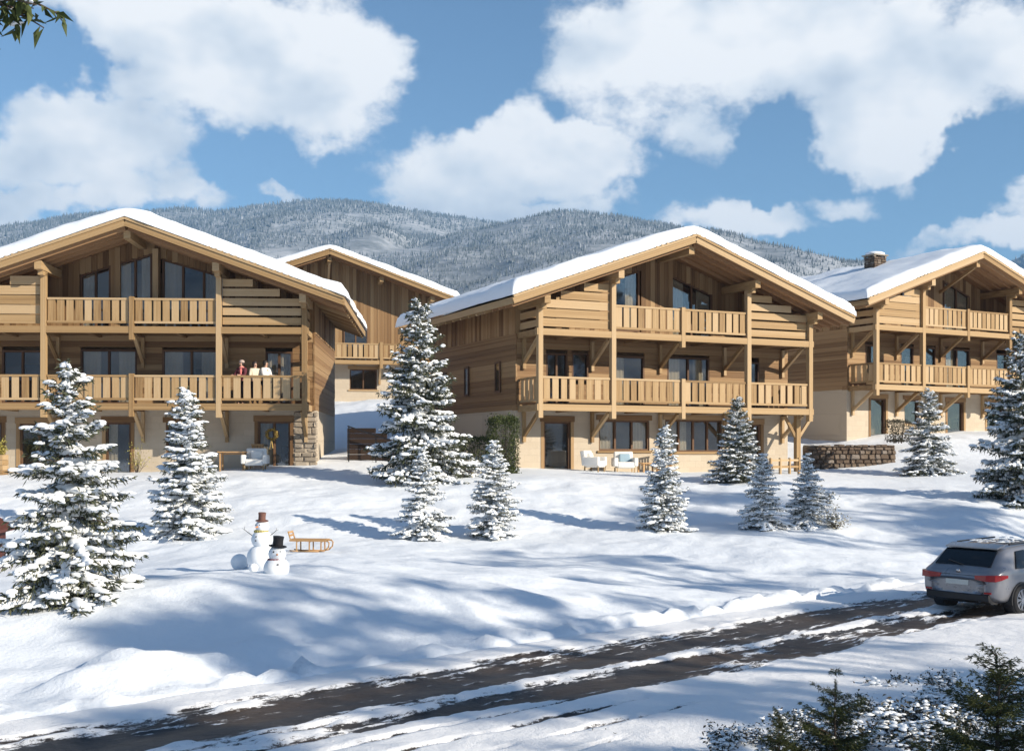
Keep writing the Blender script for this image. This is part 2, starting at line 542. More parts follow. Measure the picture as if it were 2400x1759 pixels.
# ------------------------------------------------------------------ ground
ctrl = [(-26, 45, -.9), (-20, 44.5, -.9), (-14, 44.5, -.9), (-8, 44.8, -.88), (-14, 56, -.8), (-24, 58, -.8), (-5, 47, -.8), (-3.5, 58, .5),
        (-6, 52, .1), (-9, 70, 2.6), (-12, 76, 3.1), (0, 68, 2.2), (1.5, 45, -.88), (6, 45.6, -.9), (10, 47.5, -.95), (13, 49.5, -1.0), (5, 52, -.8), (9, 56, -.6),
        (15.9, 54.0, -.85), (12.5, 54, -.75), (18.5, 51.5, -.98), (20, 59, .55), (26, 60.5, .6), (32, 63, .7), (23.5, 55.5, -.25), (28, 55, -.4), (20, 72, 1.3),
        (-10, 41, -1.3), (-18, 41, -1.35), (-2, 41.5, -1.25), (4, 42, -1.2), (8.2, 42.4, -1.15), (-26, 41, -1.4), (14, 45, -1.35), (20, 46, -1.4), (28, 46, -1.4),
        (-9.3, 34, -2.47), (-15, 34.5, -2.7), (-10.6, 28, -3.0), (-14, 27, -3.1), (-7.0, 29, -2.55), (-5.3, 25, -2.43), (-9, 24, -2.95), (-2.6, 34.5, -2.5), (-.5, 34.5, -2.46), (4.4, 35.5, -2.3),
        (8.0, 36.5, -2.2), (9.6, 38, -2.15), (14, 38, -1.95), (20, 39, -1.9), (26, 38, -1.8),
        (-13, 22, -2.9), (-8.4, 19.3, -2.46), (-6.5, 20, -2.15), (-4.3, 20, -2.2), (-2.2, 20, -2.35), (0, 21.2, -2.55), (2.5, 23, -2.78), (0, 26, -2.6), (5, 28, -2.72), (10, 30, -2.75), (15, 31, -2.6), (22, 30, -2.5),
        (-11, 18, -2.6), (-6.9, 16, -2.82), (-4.5, 17, -2.78), (-1.5, 18, -2.85), (-15, 17, -2.8),
        (2, 9.8, -2.78), (5, 12.5, -2.82), (8.5, 16.5, -2.9), (13, 21, -2.95), (4, 8, -2.4), (.5, 6.5, -2.6), (-3, 6, -2.85), (12, 16, -2.75), (18, 22, -2.8), (8, 9, -2.2),
        (-40, 100, 4), (-8, 100, 5), (30, 100, 5), (0, 110, 6), (0, 150, 8), (-60, 60, -.5), (60, 60, 1.5), (44, 30, -2), (-40, 30, -3.4), (-30, 10, -3.2), (30, 8, -2.4),
        (0, -10, -2.2), (0, -40, -2.2), (70, 150, 9), (-70, 150, 9), (60, -30, -2), (-60, -30, -3)]
L0 = np.array((-1.34, 11.9)); RU = np.array((.731, .682)); RN_ = np.array((-.682, .731)); ROADZ = -3.0
for s in range(-16, 60, 4):
    for o in (-1.0, 1.5, 3.6):
        q = L0 + RU * s + RN_ * o
        ctrl.append((q[0], q[1], ROADZ))
ctrl = np.array(ctrl, float)


def _tps_kernel(r2):
    return 0.5 * r2 * np.log(r2 + 1e-9)


_n = len(ctrl)
_d2 = ((ctrl[:, None, :2] - ctrl[None, :, :2]) ** 2).sum(-1)
_A = np.zeros((_n + 3, _n + 3))
_A[:_n, :_n] = _tps_kernel(_d2) + np.eye(_n) * 2.0
_A[:_n, _n] = 1; _A[:_n, _n + 1:] = ctrl[:, :2]
_A[_n, :_n] = 1; _A[_n + 1:, :_n] = ctrl[:, :2].T
_w = np.linalg.solve(_A, np.concatenate([ctrl[:, 2], np.zeros(3)]))


def smooth01(t):
    t = np.clip(t, 0, 1)
    return t * t * (3 - 2 * t)


def ground_z(x, y):
    x = np.asarray(x, float); y = np.asarray(y, float)
    shp = x.shape
    xc, yc = np.clip(x.ravel(), -70, 70), np.clip(y.ravel(), -40, 150)
    z = _w[_n] + _w[_n + 1] * xc + _w[_n + 2] * yc
    for i in range(_n):
        z = z + _w[i] * _tps_kernel((xc - ctrl[i, 0]) ** 2 + (yc - ctrl[i, 1]) ** 2)
    xr, yr = x.ravel(), y.ravel()
    s = (xr - L0[0]) * RU[0] + (yr - L0[1]) * RU[1]
    o = (xr - L0[0]) * RN_[0] + (yr - L0[1]) * RN_[1]
    near = smooth01((160 - yr) / 60) * smooth01((90 - np.abs(xr)) / 30)
    flat = smooth01((yr - 43) / 2.5) * smooth01((62 - yr) / 4)       # trodden terraces by the houses
    rd = 1 - smooth01((np.abs(o - .6) - 2.6) / 1.4)                   # the road bed
    z = z + near * (1 - rd) * (1 - .75 * flat) * (0.22 * fbm(xr / 5.5, yr / 5.5, 3, 3) + 0.10 * fbm(xr / 1.3, yr / 1.3, 11, 4) + .03 * fbm(xr / .35, yr / .35, 19, 2))
    tr = np.exp(-(((xr + 5.0) / 2.6) ** 2 + ((yr - 25.2) / 2.2) ** 2))
    z = z + tr * .16 * np.minimum(0, fbm(xr / .42, yr / .42, 191, 3, .6) + .05)
    z = z * (1 - rd * near) + rd * near * (ROADZ + .012 * fbm(xr / .3, yr / .3, 5, 2))
    # banks thrown up beside the road
    ridge = np.exp(-((o - 3.75) / .42) ** 2) * (.07 + .30 * np.maximum(0, fbm(s / .55, o / .4, 21, 5, .6) + .15))
    ridge += np.exp(-((o - 5.0) / .9) ** 2) * .55 * np.maximum(0, fbm(s / 1.6, o / .9, 41, 3) + .1) * smooth01((8 - s) / 8)
    ridge += np.exp(-((o + 2.75) / .45) ** 2) * (.05 + .25 * np.maximum(0, fbm(s / .7, o / .5, 31, 4) + .15))
    z = z + ridge * near
    z = z - .16 * (1 - smooth01((np.abs(o - .47) - 2.95) / .35)) * smooth01((s + 14) / 1.0) * smooth01((36 - s) / 1.0)
    return z.reshape(shp)


def gz(x, y):
    return float(ground_z(np.array([x]), np.array([y]))[0])


def on_ground(px, py, dmin=6.0, dmax=110.0):
    """where the line of sight through a photo pixel meets the snow"""
    ds = np.arange(dmin, dmax, 0.05)
    xs, zs = (px - HX) / F * ds, (HY - py) / F * ds
    g = ground_z(xs, ds)
    hit = np.nonzero(zs <= g)[0]
    i = hit[0] if len(hit) else len(ds) - 1
    return Vector((xs[i], ds[i], g[i]))


def stepped(a, b, step, grow, lim):
    v = [a]
    st = step
    while v[-1] < lim:
        st *= grow
        v.append(v[-1] + st)
    return v


def build_ground():
    xs = list(np.arange(-22, 22.001, 0.16))
    hi = stepped(22.0, 0, .16, 1.06, 4500)[1:]
    xs = [-v for v in hi[::-1]] + xs + hi
    ys = list(np.arange(6, 60.001, 0.15))
    ys = [12 - v for v in stepped(6.0, 0, .15, 1.25, 260)[1:]][::-1] + ys + stepped(60.0, 0, .15, 1.05, 4500)[1:]
    xs, ys = np.array(xs), np.array(ys)
    X, Y = np.meshgrid(xs, ys)
    Z = ground_z(X, Y)
    nx, ny = len(xs), len(ys)
    i = np.arange(nx - 1)[None, :] + np.arange(ny - 1)[:, None] * nx
    faces = np.stack([i, i + 1, i + nx + 1, i + nx], -1).reshape(-1, 4)
    me = mesh_np('snow_ground', np.stack([X, Y, Z], -1), faces, snow_m, True)
    tag(mobj('snow_ground', me), kind='structure')


build_ground()


def build_road():
    m, N, p = new_mat('road_slush')
    at = N.n('ShaderNodeAttribute', attribute_name='snow')
    br = N.n('ShaderNodeAttribute', attribute_name='mud')
    tc = N.n('ShaderNodeTexCoord')
    nz = N.noise(tc.outputs['Object'], 9.0, 6.0, 0.7)
    nf = N.noise(tc.outputs['Object'], 60.0, 3.0, 0.7)
    asph = N.mix(nz, (0.020, 0.020, 0.023), (0.060, 0.056, 0.055))
    mud = N.mix(nz, (0.032, 0.026, 0.022), (0.095, 0.068, 0.050))
    base = N.mix(N.math('MULTIPLY', br.outputs['Fac'], 1.0, clamp=True), asph, mud)
    al = N.mapping(tc.outputs['Object'], rot=(0, 0, -math.atan2(RU[1], RU[0])))
    st1 = N.noise(N.mapping(al, (.55, 9.0, 1)), 1.0, 9.0, .72)
    st2 = N.noise(N.mapping(al, (2.2, 5.0, 1)), 2.2, 8.0, .75)
    br_ = N.math('ADD', N.math('MULTIPLY', N.math('SUBTRACT', st1, .47), 2.1), N.math('MULTIPLY', N.math('SUBTRACT', st2, .49), 1.7))
    br_ = N.math('ADD', br_, N.math('MULTIPLY', N.math('SUBTRACT', nf, .5), .55))
    k = N.maprange(N.math('ADD', at.outputs['Fac'], br_), .40, .62, 0, 1, True)
    N.put(p.inputs['Base Color'], N.mix(k, base, (0.85, 0.86, 0.88)))
    N.put(p.inputs['Roughness'], N.maprange(k, 0, 1, 0.48, 0.75))
    p.inputs['Specular IOR Level'].default_value = 0.25
    add_bump(N, p, N.math('ADD', nz, N.math('MULTIPLY', nf, .3)), 0.6, 0.04)
    s = np.arange(-14, 36, 0.05); o = np.arange(-2.9, 3.85, 0.045)
    S, O = np.meshgrid(s, o)
    wob = .16 * fbm(S / 3.0, S * 0 + 3, 71, 3)                                  # ruts wander
    Ow = O + wob
    fine = fbm(S / 1.1, Ow / .13, 51, 5, .6)                                    # streaks along the way
    lump = fbm(S / .5, Ow / .22, 61, 4, .6)
    mask = np.full(S.shape, .5)
    mask += .9 * smooth01((Ow - 2.75) / .5)                                     # upper edge under snow
    far = smooth01((S - 5) / 6)
    edge = 1.25 - 1.2 * smooth01((S + 1) / 7) + .3 * smooth01((S - 12) / 8)
    mask += .85 * smooth01((edge - Ow) / .35)                                   # lower edge
    for c, wd, k_ in ((2.25, .42, .62), (1.72, .30, .50), (0.75, .40, .52), (0.35, .22, .3)):
        mask -= k_ * np.exp(-((Ow - c) / wd) ** 2)
    mask += (.35 - .22 * far) * np.exp(-((Ow - 1.35) / .22) ** 2)               # snow left between the wheels
    for c, wd in ((.75, .10), (.2, .06), (-.35, .10), (-.95, .07), (-1.5, .08), (-1.9, .05)):           # wheel lines in the snow below the road
        mask -= (.85 + .9 * fbm(S / 1.7, S * 0 + c, 81, 2)) * np.exp(-((Ow - c) / wd) ** 2) * (1 - smooth01((S - 2) / 6))
    mask += fine * .7 + lump * .4 + .03 + .10 * far
    mask = np.clip(mask, -.1, 1.25)
    mud = np.clip(.08 + 1.5 * fbm(S / 2.4, Ow / .4, 91, 3) + .5 * smooth01((S - 4) / 8) * np.exp(-((Ow - .5) / .7) ** 2) * 1.4, 0, 1)
    X = L0[0] + RU[0] * S + RN_[0] * O; Y = L0[1] + RU[1] * S + RN_[1] * O
    Z = ROADZ + .012 + .05 * smooth01((mask - .3) / .5) - .03 * np.exp(-((O + wob - 2.2) / .3) ** 2) - .03 * np.exp(-((O + wob - .75) / .3) ** 2) + .02 * fbm(S / .4, O / .4, 5, 3) - .14 * smooth01((np.abs(O - .47) - 3.15) / .25)
    ny, nx = S.shape
    i = np.arange(nx - 1)[None, :] + np.arange(ny - 1)[:, None] * nx
    me = mesh_np('road', np.stack([X, Y, Z], -1), np.stack([i, i + 1, i + nx + 1, i + nx], -1).reshape(-1, 4), m, True)
    for nm, arr in (('snow', mask), ('mud', mud)):
        a = me.attributes.new(nm, 'FLOAT', 'POINT')
        a.data.foreach_set('value', arr.ravel().astype(np.float32))
    tag(mobj('road', me), kind='structure')


build_road()

# ------------------------------------------------------------------ mountain and its forest
RIDGE = [(-1500, 620), (-600, 560), (0, 546), (200, 508), (430, 492), (560, 494), (690, 474), (830, 474), (960, 492), (1080, 512), (1190, 532), (1400, 565), (1700, 610), (2100, 640), (2330, 640), (2400, 600), (2700, 560), (3600, 620)]
RIDGE2 = [(-1500, 800), (600, 760), (900, 640), (1080, 545), (1190, 522), (1260, 506), (1340, 502), (1450, 512), (1560, 530), (1640, 556), (1720, 584), (1850, 612), (2000, 650), (2400, 700), (3600, 800)]
MY1, MY2 = 2900.0, 2100.0


def mountain_z(x, y):
    def ridge(pts, d0):
        p = np.array(pts, float)
        rx, rz = (p[:, 0] - HX) / F * d0, (HY - p[:, 1]) / F * d0
        return np.interp(x, rx, rz)
    foot = 10
    def prof(h, d0, front, back):
        t = np.where(y < d0, y / d0 * smooth01((y - front) / (d0 - front) * 1.02) ** .6, 1 - .7 * smooth01((y - d0) / back))
        gull = fbm(x / 330, y / 900, 131, 4)
        return foot + (h - foot) * t + gull * 80 * np.clip(t * (1 - t) * 4, 0, 1)
    a = prof(ridge(RIDGE, MY1), MY1, 420, 1500)
    b = prof(ridge(RIDGE2, MY2), MY2, 420, 700)
    base = np.maximum(a, b)
    return base + 7 * fbm(x / 90, y / 90, 151, 4) * smooth01((y - 500) / 600) - 40 * smooth01((330 - y) / 200)


def build_mountain():
    m, N, p = new_mat('mountain_snow_hazy')
    tc = N.n('ShaderNodeTexCoord')
    a = N.noise(tc.outputs['Object'], .006, 6.0, .65)
    b = N.noise(tc.outputs['Object'], .035, 5.0, .7)
    f = N.math('ADD', N.math('MULTIPLY', a, .6), N.math('MULTIPLY', b, .7))
    N.put(p.inputs['Base Color'], N.ramp(f, [(.45, (0.12, 0.135, 0.145)), (.62, (0.24, 0.26, 0.28)), (.85, (0.50, 0.52, 0.55))]))  # low-contrast greys put part of the haze into the colour
    p.inputs['Roughness'].default_value = .9
    p.inputs['Specular IOR Level'].default_value = .1
    xs = np.arange(-2600, 3000, 16.0); ys = np.arange(300, 4300, 20.0)
    X, Y = np.meshgrid(xs, ys)
    Z = mountain_z(X, Y)
    nx, ny = len(xs), len(ys)
    i = np.arange(nx - 1)[None, :] + np.arange(ny - 1)[:, None] * nx
    me = mesh_np('mountain', np.stack([X, Y, Z], -1), np.stack([i, i + 1, i + nx + 1, i + nx], -1).reshape(-1, 4), m, True)
    tag(mobj('mountain', me), kind='structure')

    # unseen slope added behind the camera to darken and vary the pane reflections
    xs = np.arange(-3200, 3201, 50.0); ys = np.arange(-2500, -299, 50.0)
    X, Y = np.meshgrid(xs, ys)
    Z = -40 + 430 * smooth01((-Y - 320) / 1900) * (1 + .5 * fbm(X / 600, Y / 600, 211, 3)) + 30 * fbm(X / 120, Y / 120, 221, 3)
    nx, ny = len(xs), len(ys)
    i = np.arange(nx - 1)[None, :] + np.arange(ny - 1)[:, None] * nx
    me = mesh_np('added_slope', np.stack([X, Y, Z], -1), np.stack([i, i + 1, i + nx + 1, i + nx], -1).reshape(-1, 4), m, True)
    tag(mobj('added_slope', me), kind='structure')

    # the wood that covers it: tens of thousands of firs, frosted, reading as one mass
    m, N, p = new_mat('forest_firs_hazy')
    g = N.n('ShaderNodeNewGeometry')
    up = N.n('ShaderNodeSeparateXYZ'); N.put(up.inputs[0], g.outputs['Position'])
    tc = N.n('ShaderNodeTexCoord')
    patch = N.noise(tc.outputs['Object'], .007, 4.0, .6)
    fr = N.math('ADD', N.math('MULTIPLY', g.outputs['Random Per Island'], .55), N.math('MULTIPLY', patch, .8))
    N.put(p.inputs['Base Color'], N.ramp(fr, [(.30, (0.07, 0.085, 0.095)), (.60, (0.12, 0.14, 0.15)), (.85, (0.20, 0.225, 0.245)), (1.0, (0.32, 0.34, 0.37))]))  # frosted tones, contrast cut to paint in the softness of haze
    p.inputs['Roughness'].default_value = .9
    p.inputs['Specular IOR Level'].default_value = .1
    n = 110000
    y = 500 + 2500 * RNG.random(n * 2) ** .8
    x = (-1750 / F + 3550 / F * RNG.random(n * 2)) * y
    keep = fbm(x / 160, y / 160, 171, 4) > -.42 + .35 * RNG.random(n * 2)
    x, y = x[keep][:n], y[keep][:n]
    n = len(x)
    z = mountain_z(x, y)
    h = (.0015 + .0030 * RNG.random(n) ** 1.6) * y
    r = h * (.16 + .08 * RNG.random(n))
    k = 5
    ang = 2 * np.pi * np.arange(k) / k
    V = np.zeros((n, k * 1 + 2, 3))
    rot = RNG.random(n)[:, None] * 6.28
    for j in range(k):
        V[:, j, 0] = x + r * np.cos(ang[j] + rot[:, 0]) * (.8 + .4 * RNG.random(n)); V[:, j, 1] = y + r * np.sin(ang[j] + rot[:, 0]); V[:, j, 2] = z - 1 + h * .1 * RNG.random(n)
    V[:, k, 0] = x + .2 * (RNG.random(n) - .5); V[:, k, 1] = y; V[:, k, 2] = z + h
    V[:, k + 1, 0] = x; V[:, k + 1, 1] = y; V[:, k + 1, 2] = z - 2
    fc = np.array([(j, (j + 1) % k, k) for j in range(k)])
    Fc = (np.arange(n) * (k + 2))[:, None, None] + fc[None]
    me = mesh_np('mountain_forest', V.reshape(-1, 3), Fc.reshape(-1, 3), m, False)
    tag(mobj('mountain_forest', me), 'frosted fir forest covering the mountain behind the chalets', 'forest', kind='stuff')


build_mountain()

# ------------------------------------------------------------------ chalets
HW, WY, SL, RZ0 = 6.9, 1.8, 0.356, 9.55        # half width of the walls, depth of the balconies, roof slope, height of the ridge
EAVE, YF = 8.3, -1.0
POSTS = (-6.69, -3.36, 3.36, 6.69)


def zr(x):
    return RZ0 - SL * abs(x)


def cut(a, b, holes):
    """the interval a..b without the holes"""
    segs = [(a, b)]
    for h0, h1 in holes:
        nxt = []
        for s0, s1 in segs:
            if h1 <= s0 or h0 >= s1:
                nxt.append((s0, s1)); continue
            if h0 > s0 + .02: nxt.append((s0, h0))
            if h1 < s1 - .02: nxt.append((h1, s1))
        segs = nxt
    return segs


def window(root, x0, x1, z0, z1, nm=1, y=WY, z1b=None, curtain=0, door=False, rnd=random):
    """frame > pane for each light, curtain; z1b: the head slopes"""
    z1b = z1 if z1b is None else z1b
    top = lambda x: z1 + (z1b - z1) * (x - x0) / (x1 - x0)
    t, dep = .075, .12
    b = MB()
    ya, yb = y - .03, y + dep
    b.bar((x0 + t / 2, (ya + yb) / 2, z0), (x0 + t / 2, (ya + yb) / 2, top(x0)), t, yb - ya)
    b.bar((x1 - t / 2, (ya + yb) / 2, z0), (x1 - t / 2, (ya + yb) / 2, top(x1)), t, yb - ya)
    b.bar((x0 + t, (ya + yb) / 2, z0 + t / 2), (x1 - t, (ya + yb) / 2, z0 + t / 2), yb - ya, t)
    b.bar((x0 + t, (ya + yb) / 2, top(x0 + t) - t / 2), (x1 - t, (ya + yb) / 2, top(x1 - t) - t / 2), yb - ya, t)
    xs = [x0 + (x1 - x0) * i / (nm + 1) for i in range(nm + 2)]
    for x in xs[1:-1]:
        b.bar((x, (ya + yb) / 2 + .01, z0 + t), (x, (ya + yb) / 2 + .01, top(x) - t), .085, yb - ya - .03)
    w = b.build('door' if door else 'window', frame_wood, root)
    for a, c in zip(xs[:-1], xs[1:]):
        a, c = a + t * .8, c - t * .8
        yy = y + .06 + rnd.uniform(-.004, .004)
        tl = rnd.uniform(-.006, .006)
        me = mesh_py('pane', [(a, yy, z0 + t), (c, yy + tl, z0 + t), (c, yy + tl, top(c) - t), (a, yy, top(a) - t),
                              (a, yy + .012, z0 + t), (c, yy + .012 + tl, z0 + t), (c, yy + .012 + tl, top(c) - t), (a, yy + .012, top(a) - t)],
                     [(0, 1, 2, 3), (7, 6, 5, 4), (0, 4, 5, 1), (1, 5, 6, 2), (2, 6, 7, 3), (3, 7, 4, 0)], glass_m)
        mobj('pane', me, w)
    if curtain:
        spans = {1: [(x0 + .05, x0 + .42 * (x1 - x0))], 2: [(x0 + .05, x0 + .34 * (x1 - x0)), (x1 - .34 * (x1 - x0), x1 - .05)],
                 3: [(x0 + .05, x1 - .05)], 4: [(x0 + .55 * (x1 - x0), x1 - .05)]}[curtain]
        for a, c in spans:
            n = max(8, int((c - a) / .05))
            vs_, fs = [], []
            for i in range(n + 1):
                x = a + (c - a) * i / n
                yy = y + .16 + .03 * math.sin(i * 1.9) + rnd.uniform(-.008, .008)
                vs_ += [(x, yy, z0 + .03), (x, yy + .01, top(x) - .02)]
            fs = [(2 * i, 2 * i + 2, 2 * i + 3, 2 * i + 1) for i in range(n)]
            mobj('curtain', mesh_py('curtain', vs_, fs, curtain_m, True), w)
    return w


def roof_snow(D, seed, thick):
    """a deep, uneven blanket with rolled edges"""
    xs = np.concatenate([-np.array([8.42, 8.40, 8.33, 8.22, 8.05, 7.8]), np.arange(-7.5, 7.51, .3), np.array([7.8, 8.05, 8.22, 8.33, 8.40, 8.42])])
    y0, y1 = YF - .10, D + .7
    ys = np.concatenate([[y0, y0 + .02, y0 + .08, y0 + .18, y0 + .32], np.arange(y0 + .5, y1 - .3, .32), [y1 - .25, y1 - .1, y1]])
    X, Y = np.meshgrid(xs, ys)
    jx = .07 * fbm(Y / .9, X * 0 + np.sign(X) * 5, seed + 3, 3)
    jy = .10 * fbm(X / .9, Y * 0, seed + 4, 3)
    e = np.minimum(8.42 - np.abs(X), np.minimum(Y - y0, y1 - Y))
    rr = .30
    roll = np.sqrt(np.clip(1 - (1 - np.clip(e / rr, 0, 1)) ** 2, 0, 1))
    soft = np.sqrt(X * X + .35 ** 2) - .35 * .5                              # softened ridge
    base = RZ0 + .345 - SL * np.abs(X)
    top = RZ0 + .345 - SL * soft + thick * (1 + .34 * fbm(X / 2.2, Y / 2.2, seed, 3)) + .05 * fbm(X / .45, Y / .45, seed + 9, 3)
    Z = base + np.maximum(top - base, .12) * roll
    edge_in = (e < .05)
    Xo = X + np.where(np.abs(X) > 8.2, jx * np.sign(X) * 1.3, 0); Yo = Y + np.where(Y < y0 + .2, jy * 1.1, 0)
    ny, nx = X.shape
    V = np.stack([Xo, Yo, Z], -1).reshape(-1, 3)
    i = np.arange(nx - 1)[None, :] + np.arange(ny - 1)[:, None] * nx
    Fc = np.stack([i, i + 1, i + nx + 1, i + nx], -1).reshape(-1, 4)
    Vb = np.stack([Xo, Yo, base - .0], -1).reshape(-1, 3)
    Vb[:, 2] -= .005
    Fb = (Fc + len(V))[:, ::-1]
    return mesh_np('snow', np.concatenate([V, Vb]), np.concatenate([Fc, Fb]), roof_snow_m, True)


def grid_wall(name, root, x0, x1, z0, z1, y0, y1, holes, mat):
    """a wall with openings, one solid"""
    gx = sorted({x0, x1, *[h[0] for h in holes], *[h[1] for h in holes]})
    gzs = sorted({z0, z1, *[h[2] for h in holes], *[h[3] for h in holes]})
    b = MB()
    for a, c in zip(gx[:-1], gx[1:]):
        for d, e in zip(gzs[:-1], gzs[1:]):
            mx_, mz_ = (a + c) / 2, (d + e) / 2
            if not any(h[0] < mx_ < h[1] and h[2] < mz_ < h[3] for h in holes):
                b.box(a, c, y0, y1, d, e)
    return b.build(name, mat, root)


def stones(root, x0, x1, z0, z1, y0, y1, rnd, mat, hh=(.16, .30), ww=(.28, .62)):
    """coursed rubble, each stone a piece of its own"""
    z = z0
    while z < z1 - .05:
        h = min(rnd.uniform(*hh), z1 - z)
        x = x0
        while x < x1 - .03:
            w = min(rnd.uniform(*ww), x1 - x)
            if x1 - x - w < .12: w = x1 - x
            g = .015
            jy = rnd.uniform(-.03, .03)
            stone(root, x + g, x + w - g, y0 + jy, y1, z + g, z + h - g, rnd, mat)
            x += w
        z += h


_stone_meshes = {}


def stone(root, x0, x1, y0, y1, z0, z1, rnd, mat):
    key = (mat.name, rnd.randrange(6))
    if key not in _stone_meshes:
        bm = bmesh.new()
        bmesh.ops.create_cube(bm, size=1.0)
        bmesh.ops.bevel(bm, geom=bm.edges[:], offset=.12, segments=1, profile=.7, affect='EDGES')
        rr = random.Random(key[1] + 5)
        for v in bm.verts:
            v.co += Vector((rr.uniform(-.05, .05), rr.uniform(-.06, .06), rr.uniform(-.06, .06)))
        me = bpy.data.meshes.new('stone')
        bm.to_mesh(me); bm.free()
        me.materials.append(mat)
        _stone_meshes[key] = me
    o = bpy.data.objects.new('stone', _stone_meshes[key])
    o.location = ((x0 + x1) / 2, (y0 + y1) / 2, (z0 + z1) / 2)
    o.scale = (x1 - x0, y1 - y0, z1 - z0)
    return link(o, root)


def railing(root, a, b, z, along='x', y=0.0, n_side=0):
    """rails and boards between a and b; the boards stand a hand apart"""
    L = b - a
    n = max(3, round(L / .365))
    st = L / n
    if along == 'x':
        box('rail', root, a, b, y - .045, y + .045, z + 1.03, z + 1.11, wood_x)
        box('rail', root, a, b, y - .035, y + .035, z + .12, z + .21, wood_x)
        for i in range(n):
            w = .268 + random.uniform(-.012, .012)
            c = a + (i + .5) * st
            box('baluster', root, c - w / 2, c + w / 2, y - .018, y + .018, z + .21, z + 1.03, wood_z)
    else:
        bar('rail', root, (y, a, z + 1.07), (y, b, z + 1.07), .09, .08, wood_x)
        bar('rail', root, (y, a, z + .165), (y, b, z + .165), .07, .09, wood_x)
        for i in range(n):
            w = .268
            c = a + (i + .5) * st
            box('baluster', root, y - .018, y + .018, c - w / 2, c + w / 2, z + .21, z + 1.03, wood_z)


